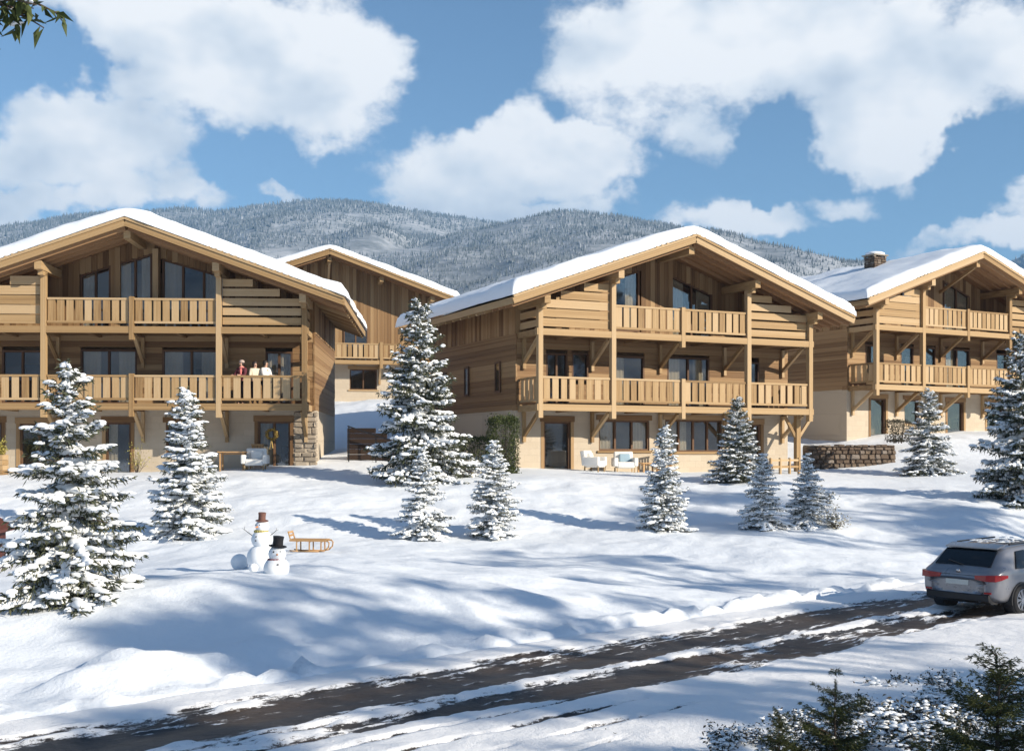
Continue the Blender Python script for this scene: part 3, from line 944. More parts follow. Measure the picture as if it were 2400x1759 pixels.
def chalet(label, loc, rz, cfg):
    rnd = random.Random(cfg['seed'])
    root = tag(empty('chalet', loc, rz), label, 'chalet', 'timber chalets')
    D = cfg['D']
    closed = cfg.get('closed', False)
    # ---- roof
    b = MB()
    for s in (-1, 1):
        P = [(0, zr(0) + .02), (s * EAVE, zr(EAVE) + .02), (s * EAVE, zr(EAVE) + .19), (0, zr(0) + .19)]
        vs_ = [(x, YF, z) for x, z in P] + [(x, D + .6, z) for x, z in P]
        fs = [(0, 1, 2, 3), (7, 6, 5, 4), (0, 4, 5, 1), (1, 5, 6, 2), (2, 6, 7, 3), (3, 7, 4, 0)]
        b.add(vs_, fs)
    roof = b.build('roof', soffit, root)
    mobj('snow', roof_snow(D, cfg['seed'] * 10, cfg.get('snow', .40)), roof)
    for s in (-1, 1):
        e = (s * (EAVE + .03), zr(EAVE + .03))
        bar('barge_board', roof, (0, YF - .03, zr(0) + .10), (e[0], YF - .03, e[1] + .10), .06, .24, wood_x)
        bar('barge_board', roof, (0, YF - .06, zr(0) + .27), (e[0], YF - .06, e[1] + .27), .10, .085, wood_x)
        n = 33
        for i in range(n):                                               # ends of the roof battens along the verge
            x = s * EAVE * (i + .5) / n
            bar('batten_end', roof, (x, YF - .10, zr(x) + .325), (x, YF + .3, zr(x) + .325), .15, .05, wood_x)
        box('eave_board', roof, s * EAVE + s * .0, s * (EAVE + .05), YF, D + .6, zr(EAVE) - .02, zr(EAVE) + .24, wood_x)
        yy = [YF + .25 + .62 * i for i in range(4)] if not closed else [YF + .25, YF + .87]
        for y in yy:                                                     # rafters of the gable overhang
            bar('rafter', roof, (s * .05, y, zr(.05) - .055), (s * (EAVE - .05), y, zr(EAVE - .05) - .055), .09, .15, soffit)
        y = yy[-1] + .75
        while y < D + .4:                                                # rafter tails along the eaves
            bar('rafter', roof, (s * (HW - .1), y, zr(HW - .1) - .055), (s * (EAVE - .03), y, zr(EAVE - .03) - .055), .10, .15, wood_x)
            y += .85
    wy = WY if not closed else .9
    for x in (0,) + POSTS:
        z = zr(x) - .13
        box('purlin', root, x - .13, x + .13, YF + .28, wy + .3, z - .32, z, wood_x)
        if x and not closed:
            bar('purlin', root, (x, -.42, z - .41), (x, .12, z - .41), .2, .17, wood_x)
    if cfg.get('brace'): bar('brace', root, (0, wy, zr(0) - 1.5), (0, YF + .55, zr(0) - .45), .13, .14, wood_x)
    # ---- balcony frames
    floors = (2.8,) if closed else (2.8, 5.8)
    by = 0.0 if not closed else -.35
    for z in floors:
        box('beam', root, -6.85, 6.85, by - .105, by + .105, z - .26, z, wood_x)
        for s in (-1, 1):
            box('beam', root, s * 6.58, s * 6.80, by + .11, wy, z - .26, z - .02, wood_x)
        box('balcony_floor', root, -6.58, 6.58, by + .11, wy, z - .17, z - .05, plank_x)
        for x in (-5.0, -3.36, -1.7, 0, 1.7, 3.36, 5.0):
            box('joist', root, x - .06, x + .06, by + .11, wy, z - .27, z - .172, plank_x)
    for x in POSTS:
        if closed:
            box('post', root, x - .10, x + .10, by - .13, by + .13, 2.28, 4.0, wood_z)
        else:
            box('post', root, x - .10, x + .10, by - .115, by + .115, 2.25, zr(x) - .5, wood_z)
    for z in floors:
        box('post', root, -.088, .088, by - .12, by + .12, z - .52, z + 1.16, wood_z)
    for x in POSTS + (0,):
        for z in floors:
            xx = min(max(x, -6.55), 6.55)
            bar('bracket', root, (xx, wy - .02, z - 1.28), (xx, by + .3, z - .27), .13, .15, wood_x)
            box('bracket', root, xx - .065, xx + .065, wy - .14, wy, z - 1.5, z - .27, wood_z)
    cell = (-6.69, -3.36, 0, 3.36, 6.69)
    for a, c in zip(cell[:-1], cell[1:]):
        ga, gc = (.12 if a else .10), (.12 if c else .10)
        railing(root, a + ga, c - gc, 2.8, y=by)
        if not closed and abs(a + c) < 4:
            railing(root, a + ga, c - gc, 5.8, y=by)
    for s in (-1, 1):
        railing(root, by + .15, wy - .05, 2.8, 'y', s * 6.69)
    # ---- louvred boards beside the upper balcony
    if not closed:
        for s in (-1, 1):
            gap = cfg['gaps'][0 if s < 0 else 1]
            z = 5.9
            while z + .27 < zr(3.5) - .3:
                xmax = min(6.56, (RZ0 - .22 - (z + .27)) / SL)
                if xmax > 3.7:
                    box('louvre_board', root, s * 3.49, s * xmax, .04, .085, z, z + .375 - gap, wood_x)
                z += .375
            if gap < .08:                                                # backed by a second layer of boards
                box('louvre_board', root, s * 3.9, s * 5.9, .10, .13, 5.9, zr(5.9) - .35, wood_x)
            z = 5.9
            while z < zr(6.69) - .35:                                     # the same boards round the corner
                bar('louvre_board', root, (s * 6.69, .14, z + .13), (s * 6.69, wy, z + .13), .045, .27, wood_x)
                z += .40
    # ---- front walls
    g_holes = [h[:4] for h in cfg['ground']]
    grid_wall('ground_wall', root, -HW, HW, -1.6, 2.6, wy, wy + .3, g_holes, plaster)
    box('lintel', root, -HW - .02, HW + .02, wy - .06, wy + .3, 2.6, 2.8, plank_x)
    for h in cfg['ground']:
        window(root, *h[:4], nm=h[4], y=wy + .08, curtain=h[5], door=h[2] < .2, rnd=rnd)
        if h[2] < .2:
            box('lintel', root, h[0] - .18, h[1] + .18, wy - .03, wy, h[3], h[3] + .24, plank_x)
            for x in (h[0] - .14, h[1]):
                box('jamb', root, x, x + .14, wy - .025, wy + .05, -1.2, h[3], plank_z)
        else:
            box('sill', root, h[0] - .1, h[1] + .1, wy - .07, wy + .1, h[2] - .09, h[2], wood_x)
            box('lintel', root, h[0] - .12, h[1] + .12, wy - .03, wy, h[3], h[3] + .22, plank_x)
    fh = cfg['first']
    if not closed:
        z, rows = 2.8, 12
        hh = (5.62 - z) / rows
        for i in range(rows):
            za, zb = z + i * hh, z + (i + 1) * hh
            for a, c in cut(-HW, HW, [(h[0], h[1]) for h in fh if h[2] < zb - .02 and h[3] > za + .02]):
                j = rnd.uniform(0, .014)
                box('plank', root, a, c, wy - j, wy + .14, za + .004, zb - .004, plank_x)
        for h in fh:
            window(root, *h[:4], nm=h[4], y=wy + .02, curtain=h[5], door=True, rnd=rnd)
        z_up = 5.62
        ups = cfg['top']
    else:
        z_up = 2.8
        ups = [(h[0], h[1], h[2], h[3], h[3], h[4], h[5]) for h in fh]
    # ---- upper gable: upright boards
    n = 60
    bw = 2 * HW / n
    for i in range(n):
        a, c = -HW + i * bw, -HW + (i + 1) * bw
        m_ = (a + c) / 2
        holes = []
        for h in ups:
            if h[0] < m_ < h[1]:
                t_ = (m_ - h[0]) / (h[1] - h[0])
                holes.append((h[2], h[3] + (h[4] - h[3]) * t_))
        for za, zb in cut(z_up, zr(m_) + .03, holes):
            j = rnd.uniform(0, .02)
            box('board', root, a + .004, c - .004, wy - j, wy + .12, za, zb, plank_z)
    for h in ups:
        window(root, h[0], h[1], h[2], h[3], nm=h[5], y=wy + .02, z1b=h[4], curtain=h[6], rnd=rnd)
    # ---- sides and back
    for s in (-1, 1):
        seen = s in cfg['sides']
        xi, xo = s * (HW - .25), s * HW
        box('ground_wall', root, xi, xo, wy + .3, D, -1.6, 2.62, plaster)
        box('side_wall', root, s * (HW - .22), s * (HW - .06), wy + .14, D, 2.62, zr(HW) + .1, plank_x)
        if seen:
            zz, rows = 2.62, 14
            zt = 5.75
            hh = (zt - zz) / rows
            for i in range(rows):
                j = rnd.uniform(0, .018)
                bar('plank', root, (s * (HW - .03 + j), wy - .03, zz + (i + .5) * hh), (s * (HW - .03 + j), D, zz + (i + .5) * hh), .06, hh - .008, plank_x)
            nb = 42
            for i in range(nb):
                a, c = wy + (D - wy) * i / nb, wy + (D - wy) * (i + 1) / nb
                j = rnd.uniform(0, .03)
                box('board', root, s * (HW - .055), s * (HW + .01 + j), a + .005, c - .005, zt, zr(HW) + .02, plank_z)
            for y, w, z0, z1 in cfg.get('side_windows', ()):
                wb = MB()
                x = s * (HW + .035)
                for q in ((y, y + .08, z0, z1), (y + w - .08, y + w, z0, z1), (y + .08, y + w - .08, z0, z0 + .08), (y + .08, y + w - .08, z1 - .08, z1)):
                    wb.box(min(x, x + s * .05), max(x, x + s * .05), *q)
                w_ = wb.build('window', frame_wood, root)
                box('pane', w_, min(x, x + s * .02), max(x, x + s * .02), y + .08, y + w - .08, z0 + .08, z1 - .08, glass_m)
    box('back_wall', root, -HW, HW, D - .2, D - .02, -1.6, zr(HW) + .1, plank_x)
    m = MB()
    m.add([(-HW, D - .2, zr(HW) + .1), (HW, D - .2, zr(HW) + .1), (0, D - .2, zr(0)), (-HW, D - .02, zr(HW) + .1), (HW, D - .02, zr(HW) + .1), (0, D - .02, zr(0))],
          [(0, 1, 2), (5, 4, 3), (0, 2, 5, 3), (1, 4, 5, 2)])
    m.build('back_wall', plank_x, root)
    # rooms behind the glass
    for z0, z1 in ((-.2, 2.6), (2.62, 5.6), (5.62, 8.4)):
        hw_ = HW - .3 if z0 < 5 else 3.0
        box('room_wall', root, -hw_, hw_, wy + 1.7, wy + 1.8, z0, z1, room_m)
        box('room_floor', root, -HW + .3, HW - .3, wy + .32, wy + 1.7, z0 - .02, z0 + .03, wood_x)
        for q in range(9):                                                # what stands in the rooms
            x_ = rnd.uniform(-hw_ + .4, hw_ - .4)
            w_, h_ = rnd.uniform(.3, .9), rnd.uniform(.5, 2.0)
            box('cupboard', root, x_ - w_ / 2, x_ + w_ / 2, wy + 1.2, wy + 1.69, z0 + .03, z0 + .03 + h_, (wood_dark_shade, curtain_m, wood_x, frame_wood)[q % 4])
    return root


GD = -.9
C1 = chalet('large timber chalet at the left with people on its balcony', (-14.85, 46.25, -.88), R(3.5), dict(
    seed=3, D=11.0, gaps=(.035, .085), sides=(1,), snow=.44,
    ground=[(-6.4, -5.6, -.2, 2.1, 0, 1), (-4.9, -3.4, -.2, 2.05, 1, 0), (-1.5, -.5, -.2, 2.1, 0, 1), (.9, 2.1, .8, 2.1, 1, 0), (4.6, 5.9, -.2, 2.15, 1, 1)],
    first=[(-5.6, -4.0, 2.85, 5.0, 1, 0), (-2.5, -.25, 2.85, 5.05, 1, 2), (.75, 3.1, 2.85, 5.05, 1, 2), (4.9, 6.0, 2.85, 5.0, 1, 3)],
    top=[(-2.5, -1.3, 5.85, 8.05, 8.45, 1, 1), (-1.0, .35, 5.85, 8.55, 8.95, 1, 2), (.75, 3.25, 5.85, 8.75, 8.05, 2, 2)]))
rnd_ = random.Random(4)
stones(C1, 6.05, 7.0, -1.3, 2.55, 1.74, 2.1, rnd_, stone_m)
bar('king_post', C1, (.55, 1.6, 5.7), (.55, 1.6, 9.1), .22, .26, wood_z)
C2 = chalet('timber chalet in the middle with two tiers of balconies', (7.16, 49.8, -.87), R(25), dict(
    seed=5, D=11.5, gaps=(.05, .08), sides=(-1,), snow=.46, side_windows=((3.2, .55, 3.4, 4.7), (6.6, .5, 3.4, 4.7), (9.3, .5, 3.4, 4.6)),
    ground=[(-5.6, -4.35, -.2, 2.15, 0, 0), (-3.0, -.5, .95, 2.25, 2, 2), (.3, 3.3, .9, 2.3, 3, 1), (4.3, 5.4, -.2, 2.15, 1, 0)],
    first=[(-5.5, -4.5, 2.85, 5.0, 1, 0), (-4.3, -3.5, 3.9, 5.05, 0, 0), (-2.35, -.75, 2.85, 5.0, 0, 1), (.4, 2.6, 2.85, 5.05, 1, 2), (4.6, 5.3, 2.85, 4.95, 0, 0)],
    top=[(-2.35, -1.0, 6.05, 8.25, 8.7, 0, 4), (.6, 2.75, 5.85, 8.6, 7.85, 1, 2)]))
C3 = chalet('timber chalet at the right with a chimney on its roof', (24.1, 62.7, .62), R(29.5), dict(
    seed=8, D=12.0, brace=True, gaps=(.035, .08), sides=(-1,), snow=.46, side_windows=(),
    ground=[(-5.2, -4.1, -.2, 2.2, 0, 0), (-2.7, -1.6, .9, 2.2, 0, 0), (.6, 1.9, -.2, 2.15, 0, 0), (3.8, 5.2, -.2, 2.15, 1, 0)],
    first=[(-5.6, -4.7, 2.85, 5.0, 0, 0), (-3.0, -2.0, 2.85, 5.0, 0, 0), (-1.3, -.3, 2.85, 5.05, 0, 0), (.4, 2.4, 2.85, 5.05, 1, 1), (4.6, 5.5, 2.85, 4.95, 0, 0)],
    top=[(-2.9, -1.9, 6.05, 8.1, 8.45, 0, 3), (.3, 2.4, 5.85, 8.75, 8.0, 1, 3)]))
C4 = chalet('distant timber chalet with a boarded gable behind the left chalet', (-11.9, 77.0, 3.2), R(12), dict(
    seed=11, D=11.0, brace=True, gaps=(.1, .1), sides=(), snow=.38, closed=True,
    ground=[(-4.5, -3.0, .9, 2.2, 1, 0), (1.4, 3.2, .95, 2.3, 1, 0), (4.6, 5.6, -.2, 2.2, 0, 0)],
    first=[(-3.6, -2.0, 2.85, 5.0, 1, 0), (1.0, 2.6, 2.85, 5.0, 1, 0)], top=[]))
# stone chimney on the right chalet
ch = tag(empty('chimney', C3.matrix_basis @ Vector((-1.5, 5.0, zr(1.5) + .12)), R(29.5)), 'squat stone chimney capped with snow on the right chalet roof', 'chimney')
ch.scale = (.84, .84, .80)
rnd_ = random.Random(9)
MB_ = MB(); MB_.box(-.50, .50, -.40, .40, 0, 1.42); MB_.build('core', mortar_m, ch)
for (a0, a1, y0, y1) in ((-.56, .56, -.47, -.38), ):
    stones(ch, a0, a1, .0, 1.42, y0, y1, rnd_, rubble_m, (.14, .22), (.22, .4))
for s in (-1, 1):
    z = 0.0
    while z < 1.4:
        h = rnd_.uniform(.14, .22)
        y = -.40
        while y < .42:
            w = rnd_.uniform(.2, .38)
            stone(ch, min(s * .47, s * .57), max(s * .47, s * .57), y + .01, min(y + w, .44) - .01, z + .01, min(z + h, 1.42) - .01, rnd_, rubble_m)
            y += w
        z += h
box('slab', ch, -.66, .66, -.56, .56, 1.52, 1.60, stone_m)
for x in (-.5, .5):
    for y in (-.4, .4):
        box('foot', ch, x - .07, x + .07, y - .07, y + .07, 1.41, 1.53, stone_m)
b_ = MB(); b_.lathe([(.66, 0), (.70, .06), (.66, .15), (.5, .21), (.2, .24), (0.02, .245)], 14, (0, 0, 1.6))
b_.build('snow_cap', roof_snow_m, ch, True, scale=(1, .85, 1))

# ------------------------------------------------------------------ trees
def ico(sub):
    bm = bmesh.new()
    bmesh.ops.create_icosphere(bm, subdivisions=sub, radius=1.0)
    bm.verts.ensure_lookup_table()
    v = np.array([tuple(p.co) for p in bm.verts]); f = np.array([[q.index for q in p.verts] for p in bm.faces])
    bm.free()
    return v, f


ICO1, ICO2 = ico(1), ico(2)


def blobs(P, S, rng, ball=ICO2, rough=.22, T=None):
    """lumps of snow: P centres (n,3), S half sizes (n,3), T optional long axis in plan (angle)"""
    bv, bf = ball
    n = len(P)
    V = np.repeat(bv[None], n, 0)
    # each lump is dented by a few random waves
    k = rng.normal(size=(n, 3, 3)) * 1.7
    ph = rng.random((n, 3)) * 6.28
    w = np.sin(np.einsum('nij,nvj->nvi', k, V) + ph[:, None, :]).sum(-1) / 3
    V = V * (1 + rough * w)[..., None]
    V[..., 2] = np.where(V[..., 2] < 0, V[..., 2] * .55, V[..., 2])
    V = V * S[:, None, :]
    a = rng.random(n) * 6.28 if T is None else T
    c, s = np.cos(a)[:, None], np.sin(a)[:, None]
    x, y = V[..., 0] * c - V[..., 1] * s, V[..., 0] * s + V[..., 1] * c
    V = np.stack([x, y, V[..., 2]], -1) + P[:, None, :]
    Fc = bf[None] + (np.arange(n) * len(bv))[:, None, None]
    return V.reshape(-1, 3), Fc.reshape(-1, 3)


def blades(P, Dv, L, W, rng, bend=.25):
    """leaf-sized tapering faces: base P, direction Dv, length L, width W; each is two triangles folded along its rib"""
    n = len(P)
    Dv = Dv / np.linalg.norm(Dv, axis=1, keepdims=True)
    up = rng.normal(size=(n, 3)); up[:, 2] += .8
    side = np.cross(Dv, up); side /= np.linalg.norm(side, axis=1, keepdims=True) + 1e-9
    nrm = np.cross(side, Dv)
    L = np.asarray(L)[:, None]; W = np.asarray(W)[:, None]
    mid = P + Dv * L * .45 + nrm * W * .35
    tip = P + Dv * L - np.array([0, 0, 1]) * L * bend * rng.random((n, 1))
    V = np.stack([P, mid + side * W * .5, tip, mid - side * W * .5], 1)
    i = np.arange(n)[:, None] * 4
    Fc = np.concatenate([i + np.array([[0, 1, 2]]), i + np.array([[0, 2, 3]])], 0)
    return V.reshape(-1, 3), Fc


def trunk_mesh(h, r, rng, limbs=(), bend=.01):
    b = MB()
    pts = []
    n = 9
    for i in range(n + 1):
        t = i / n
        pts.append((Vector((bend * h * math.sin(t * 4 + 1) * t, bend * h * math.cos(t * 3) * t, h * t)), r * (1 - t) ** .9 + r * .05))
    for (p, a), (q, c) in zip(pts[:-1], pts[1:]):
        b.tube(p, q, a, c, 8)
    for p, q, a, c in limbs:
        b.tube(p, q, a, c, 5)
    return b


def spruce(seed, R_=.27, whorls=20, z_lo=.07, droop=.55, snow=1.0, needles=1.0, blob=1.0, per=(5, 9), mat=None, bare=0.0, up_tip=.35, thin=1.0):
    """unit-height spruce: trunk, crown, snow meshes; branches in whorls, drooping at the foot"""
    rng = np.random.default_rng(seed)
    mat = mat or needle_m
    NP, ND, NL, NW = [], [], [], []
    SP, SS, ST = [], [], []
    limbs = []
    for w in range(whorls):
        t = (w + .5 * rng.random()) / whorls
        z = z_lo + (1 - z_lo) * t ** .92 * .97
        rad = R_ * (1 - t) ** .82 * (.80 + .36 * rng.random()) + .012
        nb = int(round(per[1] + (per[0] - per[1]) * t + rng.normal() * .8))
        a0 = rng.random() * 6.28
        for k in range(max(3, nb)):
            if rng.random() < bare: continue
            zb = z + rng.normal() * .62 / whorls
            sf = .35 + 1.05 * rng.random()
            a = a0 + 6.283 * k / max(3, nb) + rng.normal() * .22
            L = rad * (.78 + .36 * rng.random())
            dirh = np.array([math.cos(a), math.sin(a), 0])
            slope = .55 * t ** 1.5 - droop * (1 - t) * (.6 + .6 * rng.random()) + .12
            ns = max(4, int(L / .022))
            s = np.linspace(.08, 1, ns)
            zz = zb + L * (slope * s + up_tip * (1 - t) * s ** 2.4 * .55 - .05 * s)
            side = np.array([-dirh[1], dirh[0], 0]) * rng.normal() * .12 * L
            P = dirh[None] * (L * s)[:, None] + side[None] * (s ** 2)[:, None]
            P[:, 2] = zz
            limbs.append((Vector((0, 0, zb - .005)), Vector(P[int(ns * .7)]), .0038, .0012))
            tang = np.gradient(P, axis=0); tang /= np.linalg.norm(tang, axis=1, keepdims=True)
            lat = np.cross(tang, np.array([0, 0, 1.0])); lat /= np.linalg.norm(lat, axis=1, keepdims=True) + 1e-9
            # twigs to both sides, shorter towards the tip, with needles on them
            for j in range(ns):
                tw = L * .42 * (1.05 - s[j]) * min(1.0, s[j] * 3 + .2) + .012
                m_ = max(1, int(round(needles * (1 + tw / .016))))
                for sd_ in (-1, 1):
                    base = P[j]
                    dv = tang[j] * .75 + lat[j] * sd_ * (.8 + .3 * rng.random()) + np.array([0, 0, -.18 - .15 * rng.random()])
                    dv /= np.linalg.norm(dv)
                    u = rng.random(m_)[:, None]
                    NP.append(base + dv * tw * u + rng.normal(size=(m_, 3)) * .0035)
                    ND.append(dv[None] + rng.normal(size=(m_, 3)) * .45)
                    NL.append(.020 + .018 * rng.random(m_)); NW.append(.0055 + .004 * rng.random(m_))
                    if rng.random() < .50 * snow * sf and tw > .012:
                        q = base + dv * tw * (.35 + .6 * rng.random())
                        SP.append(q + np.array([0, 0, .003])); r_ = blob * (.0075 + .0095 * rng.random()) * (.65 + .5 * (1 - t))
                        SS.append((r_ * (1.2 + 1.1 * rng.random()), r_ * (.65 + .4 * rng.random()), r_ * (.45 + .4 * rng.random()))); ST.append(math.atan2(dv[1], dv[0]))
                m2 = max(1, int(needles * 2))
                NP.append(P[j] + rng.normal(size=(m2, 3)) * .004); ND.append(tang[j][None] + rng.normal(size=(m2, 3)) * .6 + np.array([0, 0, -.2]))
                NL.append(.022 + .016 * rng.random(m2)); NW.append(.006 + .004 * rng.random(m2))
                if rng.random() < .80 * snow * sf:
                    r_ = blob * (.009 + .012 * rng.random()) * (.55 + .6 * (1 - t)) * (1.15 - .45 * s[j])
                    SP.append(P[j] + np.array([0, 0, .006])); SS.append((r_ * (1.4 + 1.3 * rng.random()), r_ * (.75 + .5 * rng.random()), r_ * (.52 + .5 * rng.random()))); ST.append(a)
    # leader
    m_ = int(30 * needles) + 8
    u = rng.random(m_)[:, None]
    NP.append(np.array([0, 0, .93]) + np.array([0, 0, .065]) * u); ND.append(rng.normal(size=(m_, 3)) * .5 + np.array([0, 0, .7])); NL.append(.014 + .01 * rng.random(m_)); NW.append(.004 + .003 * rng.random(m_))
    if snow > .3:
        for q in range(7):
            SP.append(np.array([rng.normal() * .004, rng.normal() * .004, .925 + .05 * rng.random()])); r_ = .0062 * blob; SS.append((r_, r_, r_ * .9)); ST.append(0.0)
    V, Fc = blades(np.concatenate(NP), np.concatenate(ND), np.concatenate(NL) * (.5 + .5 * thin), np.concatenate(NW) * thin, rng)
    crown = mesh_np('crown', V, Fc, mat)
    sn = None
    if SP:
        V, Fc = blobs(np.array(SP), np.array(SS), rng, ICO1 if len(SP) > 2600 else ICO2, .25, np.array(ST))
        sn = mesh_np('snow', V, Fc, tree_snow_m, True)
    tb = trunk_mesh(.985, .0145, rng, limbs)
    return mesh_py('trunk', tb.v, tb.f, bark_m, True), crown, sn


def plant_tree(name, label, meshes, pos, h, rz=0.0, wide=1.0, cat='spruce', group=None, lean=0.0, parts=('trunk', 'crown', 'snow')):
    o = tag(empty(name, pos, rz), label, cat, group)
    o.scale = (h * wide, h * wide, h)
    o.rotation_euler = (lean, lean * .6, rz)
    for nm, me in zip(parts, meshes):
        if me is not None:
            c = mobj(nm, me, o)
            if nm != 'trunk': c['kind'] = 'stuff'
    return o


SPR = [spruce(101, R_=.31, whorls=21, z_lo=.07, droop=.74, snow=1.1, needles=1.0, blob=1.26, bare=.06, per=(6, 10)),
       spruce(102, R_=.25, whorls=22, z_lo=.07, droop=.68, snow=1.2, needles=.85, blob=1.32, bare=.04, per=(6, 10)),
       spruce(103, R_=.28, whorls=19, z_lo=.05, droop=.86, snow=1.2, needles=.85, blob=1.42, bare=.08, per=(6, 10)),
       spruce(104, R_=.35, whorls=23, z_lo=.06, droop=.60, snow=.95, needles=1.15, blob=1.05, bare=.10, per=(6, 10)),
       spruce(105, R_=.30, whorls=19, z_lo=.05, droop=.80, snow=1.2, needles=.85, blob=1.38, bare=.04, per=(6, 10))]

GRP = 'snow-laden spruces around the chalets'


def place_spruce(label, px, top, base, k, rz=0.0, wide=1.0, d=None, lean=0.0):
    """top and base are photo rows; the trunk foot stands on the snow"""
    if d is None:
        p = on_ground(px, base)
    else:
        x = (px - HX) / F * d
        p = Vector((x, d, gz(x, d)))
    h = (HY - top) / F * p.y - p.z
    return plant_tree('spruce_tree', label, SPR[k], p - Vector((0, 0, .08)), h + .08, rz, wide, 'spruce', GRP, lean)


place_spruce('big snowy spruce at the left edge, its foot hidden by the snow bank', 160, 842, 1400, 0, .4, .98)
place_spruce('slender snow-laden spruce in front of the left chalet, right of the big one', 440, 905, 1262, 1, 1.3, 1.02)
place_spruce('tallest spruce standing in the gap between the two front chalets', 982, 694, 1110, 3, 2.2, .80, d=43.6)
place_spruce('small snowy spruce below the gap between the chalets, the left of a pair', 992, 1046, 1262, 2, .2, 1.05)
place_spruce('small snowy spruce near the middle chalet, the right of a pair', 1158, 1030, 1258, 4, 3.1, 1.05)
place_spruce('small spruce with a bare dark stem in front of the middle chalet windows', 1556, 994, 1242, 1, 4.0, .95)
place_spruce('taller spruce close against the balcony of the middle chalet', 1728, 926, 1128, 3, 5.1, .92)
place_spruce('low snow-smothered spruce in front of the taller balcony spruce', 1788, 1062, 1240, 2, 2.7, 1.15)
place_spruce('low spruce to the right of the middle chalet, last of the cluster', 1892, 1060, 1230, 4, 1.1, 1.05)
place_spruce('spruce beside the stone wall in front of the right chalet', 2176, 908, 1112, 0, 2.0, 1.0)
place_spruce('large bluish spruce cut by the right edge of the picture', 2392, 770, 1172, 3, .7, .78)

# tall trees up the slope on the sun's side; their shade falls across the field and the road
def clump_tree(seed, n=40):
    """unit-height open-crowned tree: leaf clumps at the ends of its limbs, sky between them"""
    rng = np.random.default_rng(seed)
    P, Dv, limbs, SP, SS = [], [], [], [], []
    for i in range(n):
        t = rng.random()
        z = .36 + .60 * t
        r = .27 * math.sqrt(rng.random()) * math.sin(math.pi * (.16 + .80 * t)) ** .7
        a = rng.random() * 6.283
        c = np.array([math.cos(a) * r, math.sin(a) * r, z])
        limbs.append((Vector((0, 0, z - .10 - .3 * r)), Vector(c), .004, .0015))
        k = int(40 + 40 * rng.random())
        w = .009 + .012 * rng.random()
        P.append(c + rng.normal(size=(k, 3)) * np.array([w, w, w * .7])); Dv.append(rng.normal(size=(k, 3)) + np.array([0, 0, -.2]))
        for q in range(3):
            SP.append(c + rng.normal(size=3) * w * .7 + np.array([0, 0, w * .5])); SS.append((.008, .006, .004))
    P, Dv = np.concatenate(P), np.concatenate(Dv)
    V, Fc = blades(P, Dv, .014 + .010 * rng.random(len(P)), .008 + .006 * rng.random(len(P)), rng)
    tb = trunk_mesh(.93, .016, rng, limbs)
    Vb, Fb = blobs(np.array(SP), np.array(SS), rng, ICO1)
    return mesh_py('trunk', tb.v, tb.f, bark_m, True), mesh_np('crown', V, Fc, needle_m), mesh_np('snow', Vb, Fb, tree_snow_m, True)


TALL = [clump_tree(201), clump_tree(202)]
for lab, x, y, h in [('tall open-crowned tree downhill of the road, right of the camera', 17.0, 8.5, 13.0),
                     ('tall open-crowned tree behind the camera on the right', 20.5, 3.0, 14.0),
                     ('tall open-crowned tree at the far right above the car', 30.0, 27.0, 14.0),
                     ('tall open-crowned tree at the far right beyond the car', 34.0, 21.0, 16.0),
                     ('tall open-crowned tree right of the camera near the road verge', 14.0, 2.0, 9.0),
                     ('tall open-crowned tree beside the road beyond the right edge', 21.5, 16.5, 12.0)]:
    x, y, h = x + sd.x * 12, y + sd.y * 12, h + 12 * math.tan(R(SUN_EL)) * math.cos(R(SUN_EL))
    plant_tree('tall_tree', lab, TALL[int(x) % 2], Vector((x, y, gz(x, y) - .1)), h, x * 1.7, 1.05, 'tree', 'tall trees to the right of the view')


# young green firs and brush at the lower right, close to the camera
YOUNG = [spruce(301, R_=.36, whorls=13, z_lo=.05, droop=-.28, snow=.06, needles=4.2, blob=.7, per=(6, 9), mat=needle_green, up_tip=.5, thin=.42),
         spruce(302, R_=.40, whorls=13, z_lo=.05, droop=-.25, snow=.08, needles=4.2, blob=.7, per=(6, 9), mat=needle_green, up_tip=.5, thin=.42)]


def place_young(label, px, top, d, h, k, wide=1.0, rz=0.0):
    x = (px - HX) / F * d
    z = (HY - top) / F * d - h
    return plant_tree('young_fir', label, YOUNG[k], Vector((x, d, z)), h, rz, wide, 'fir', 'young green firs at the lower right')


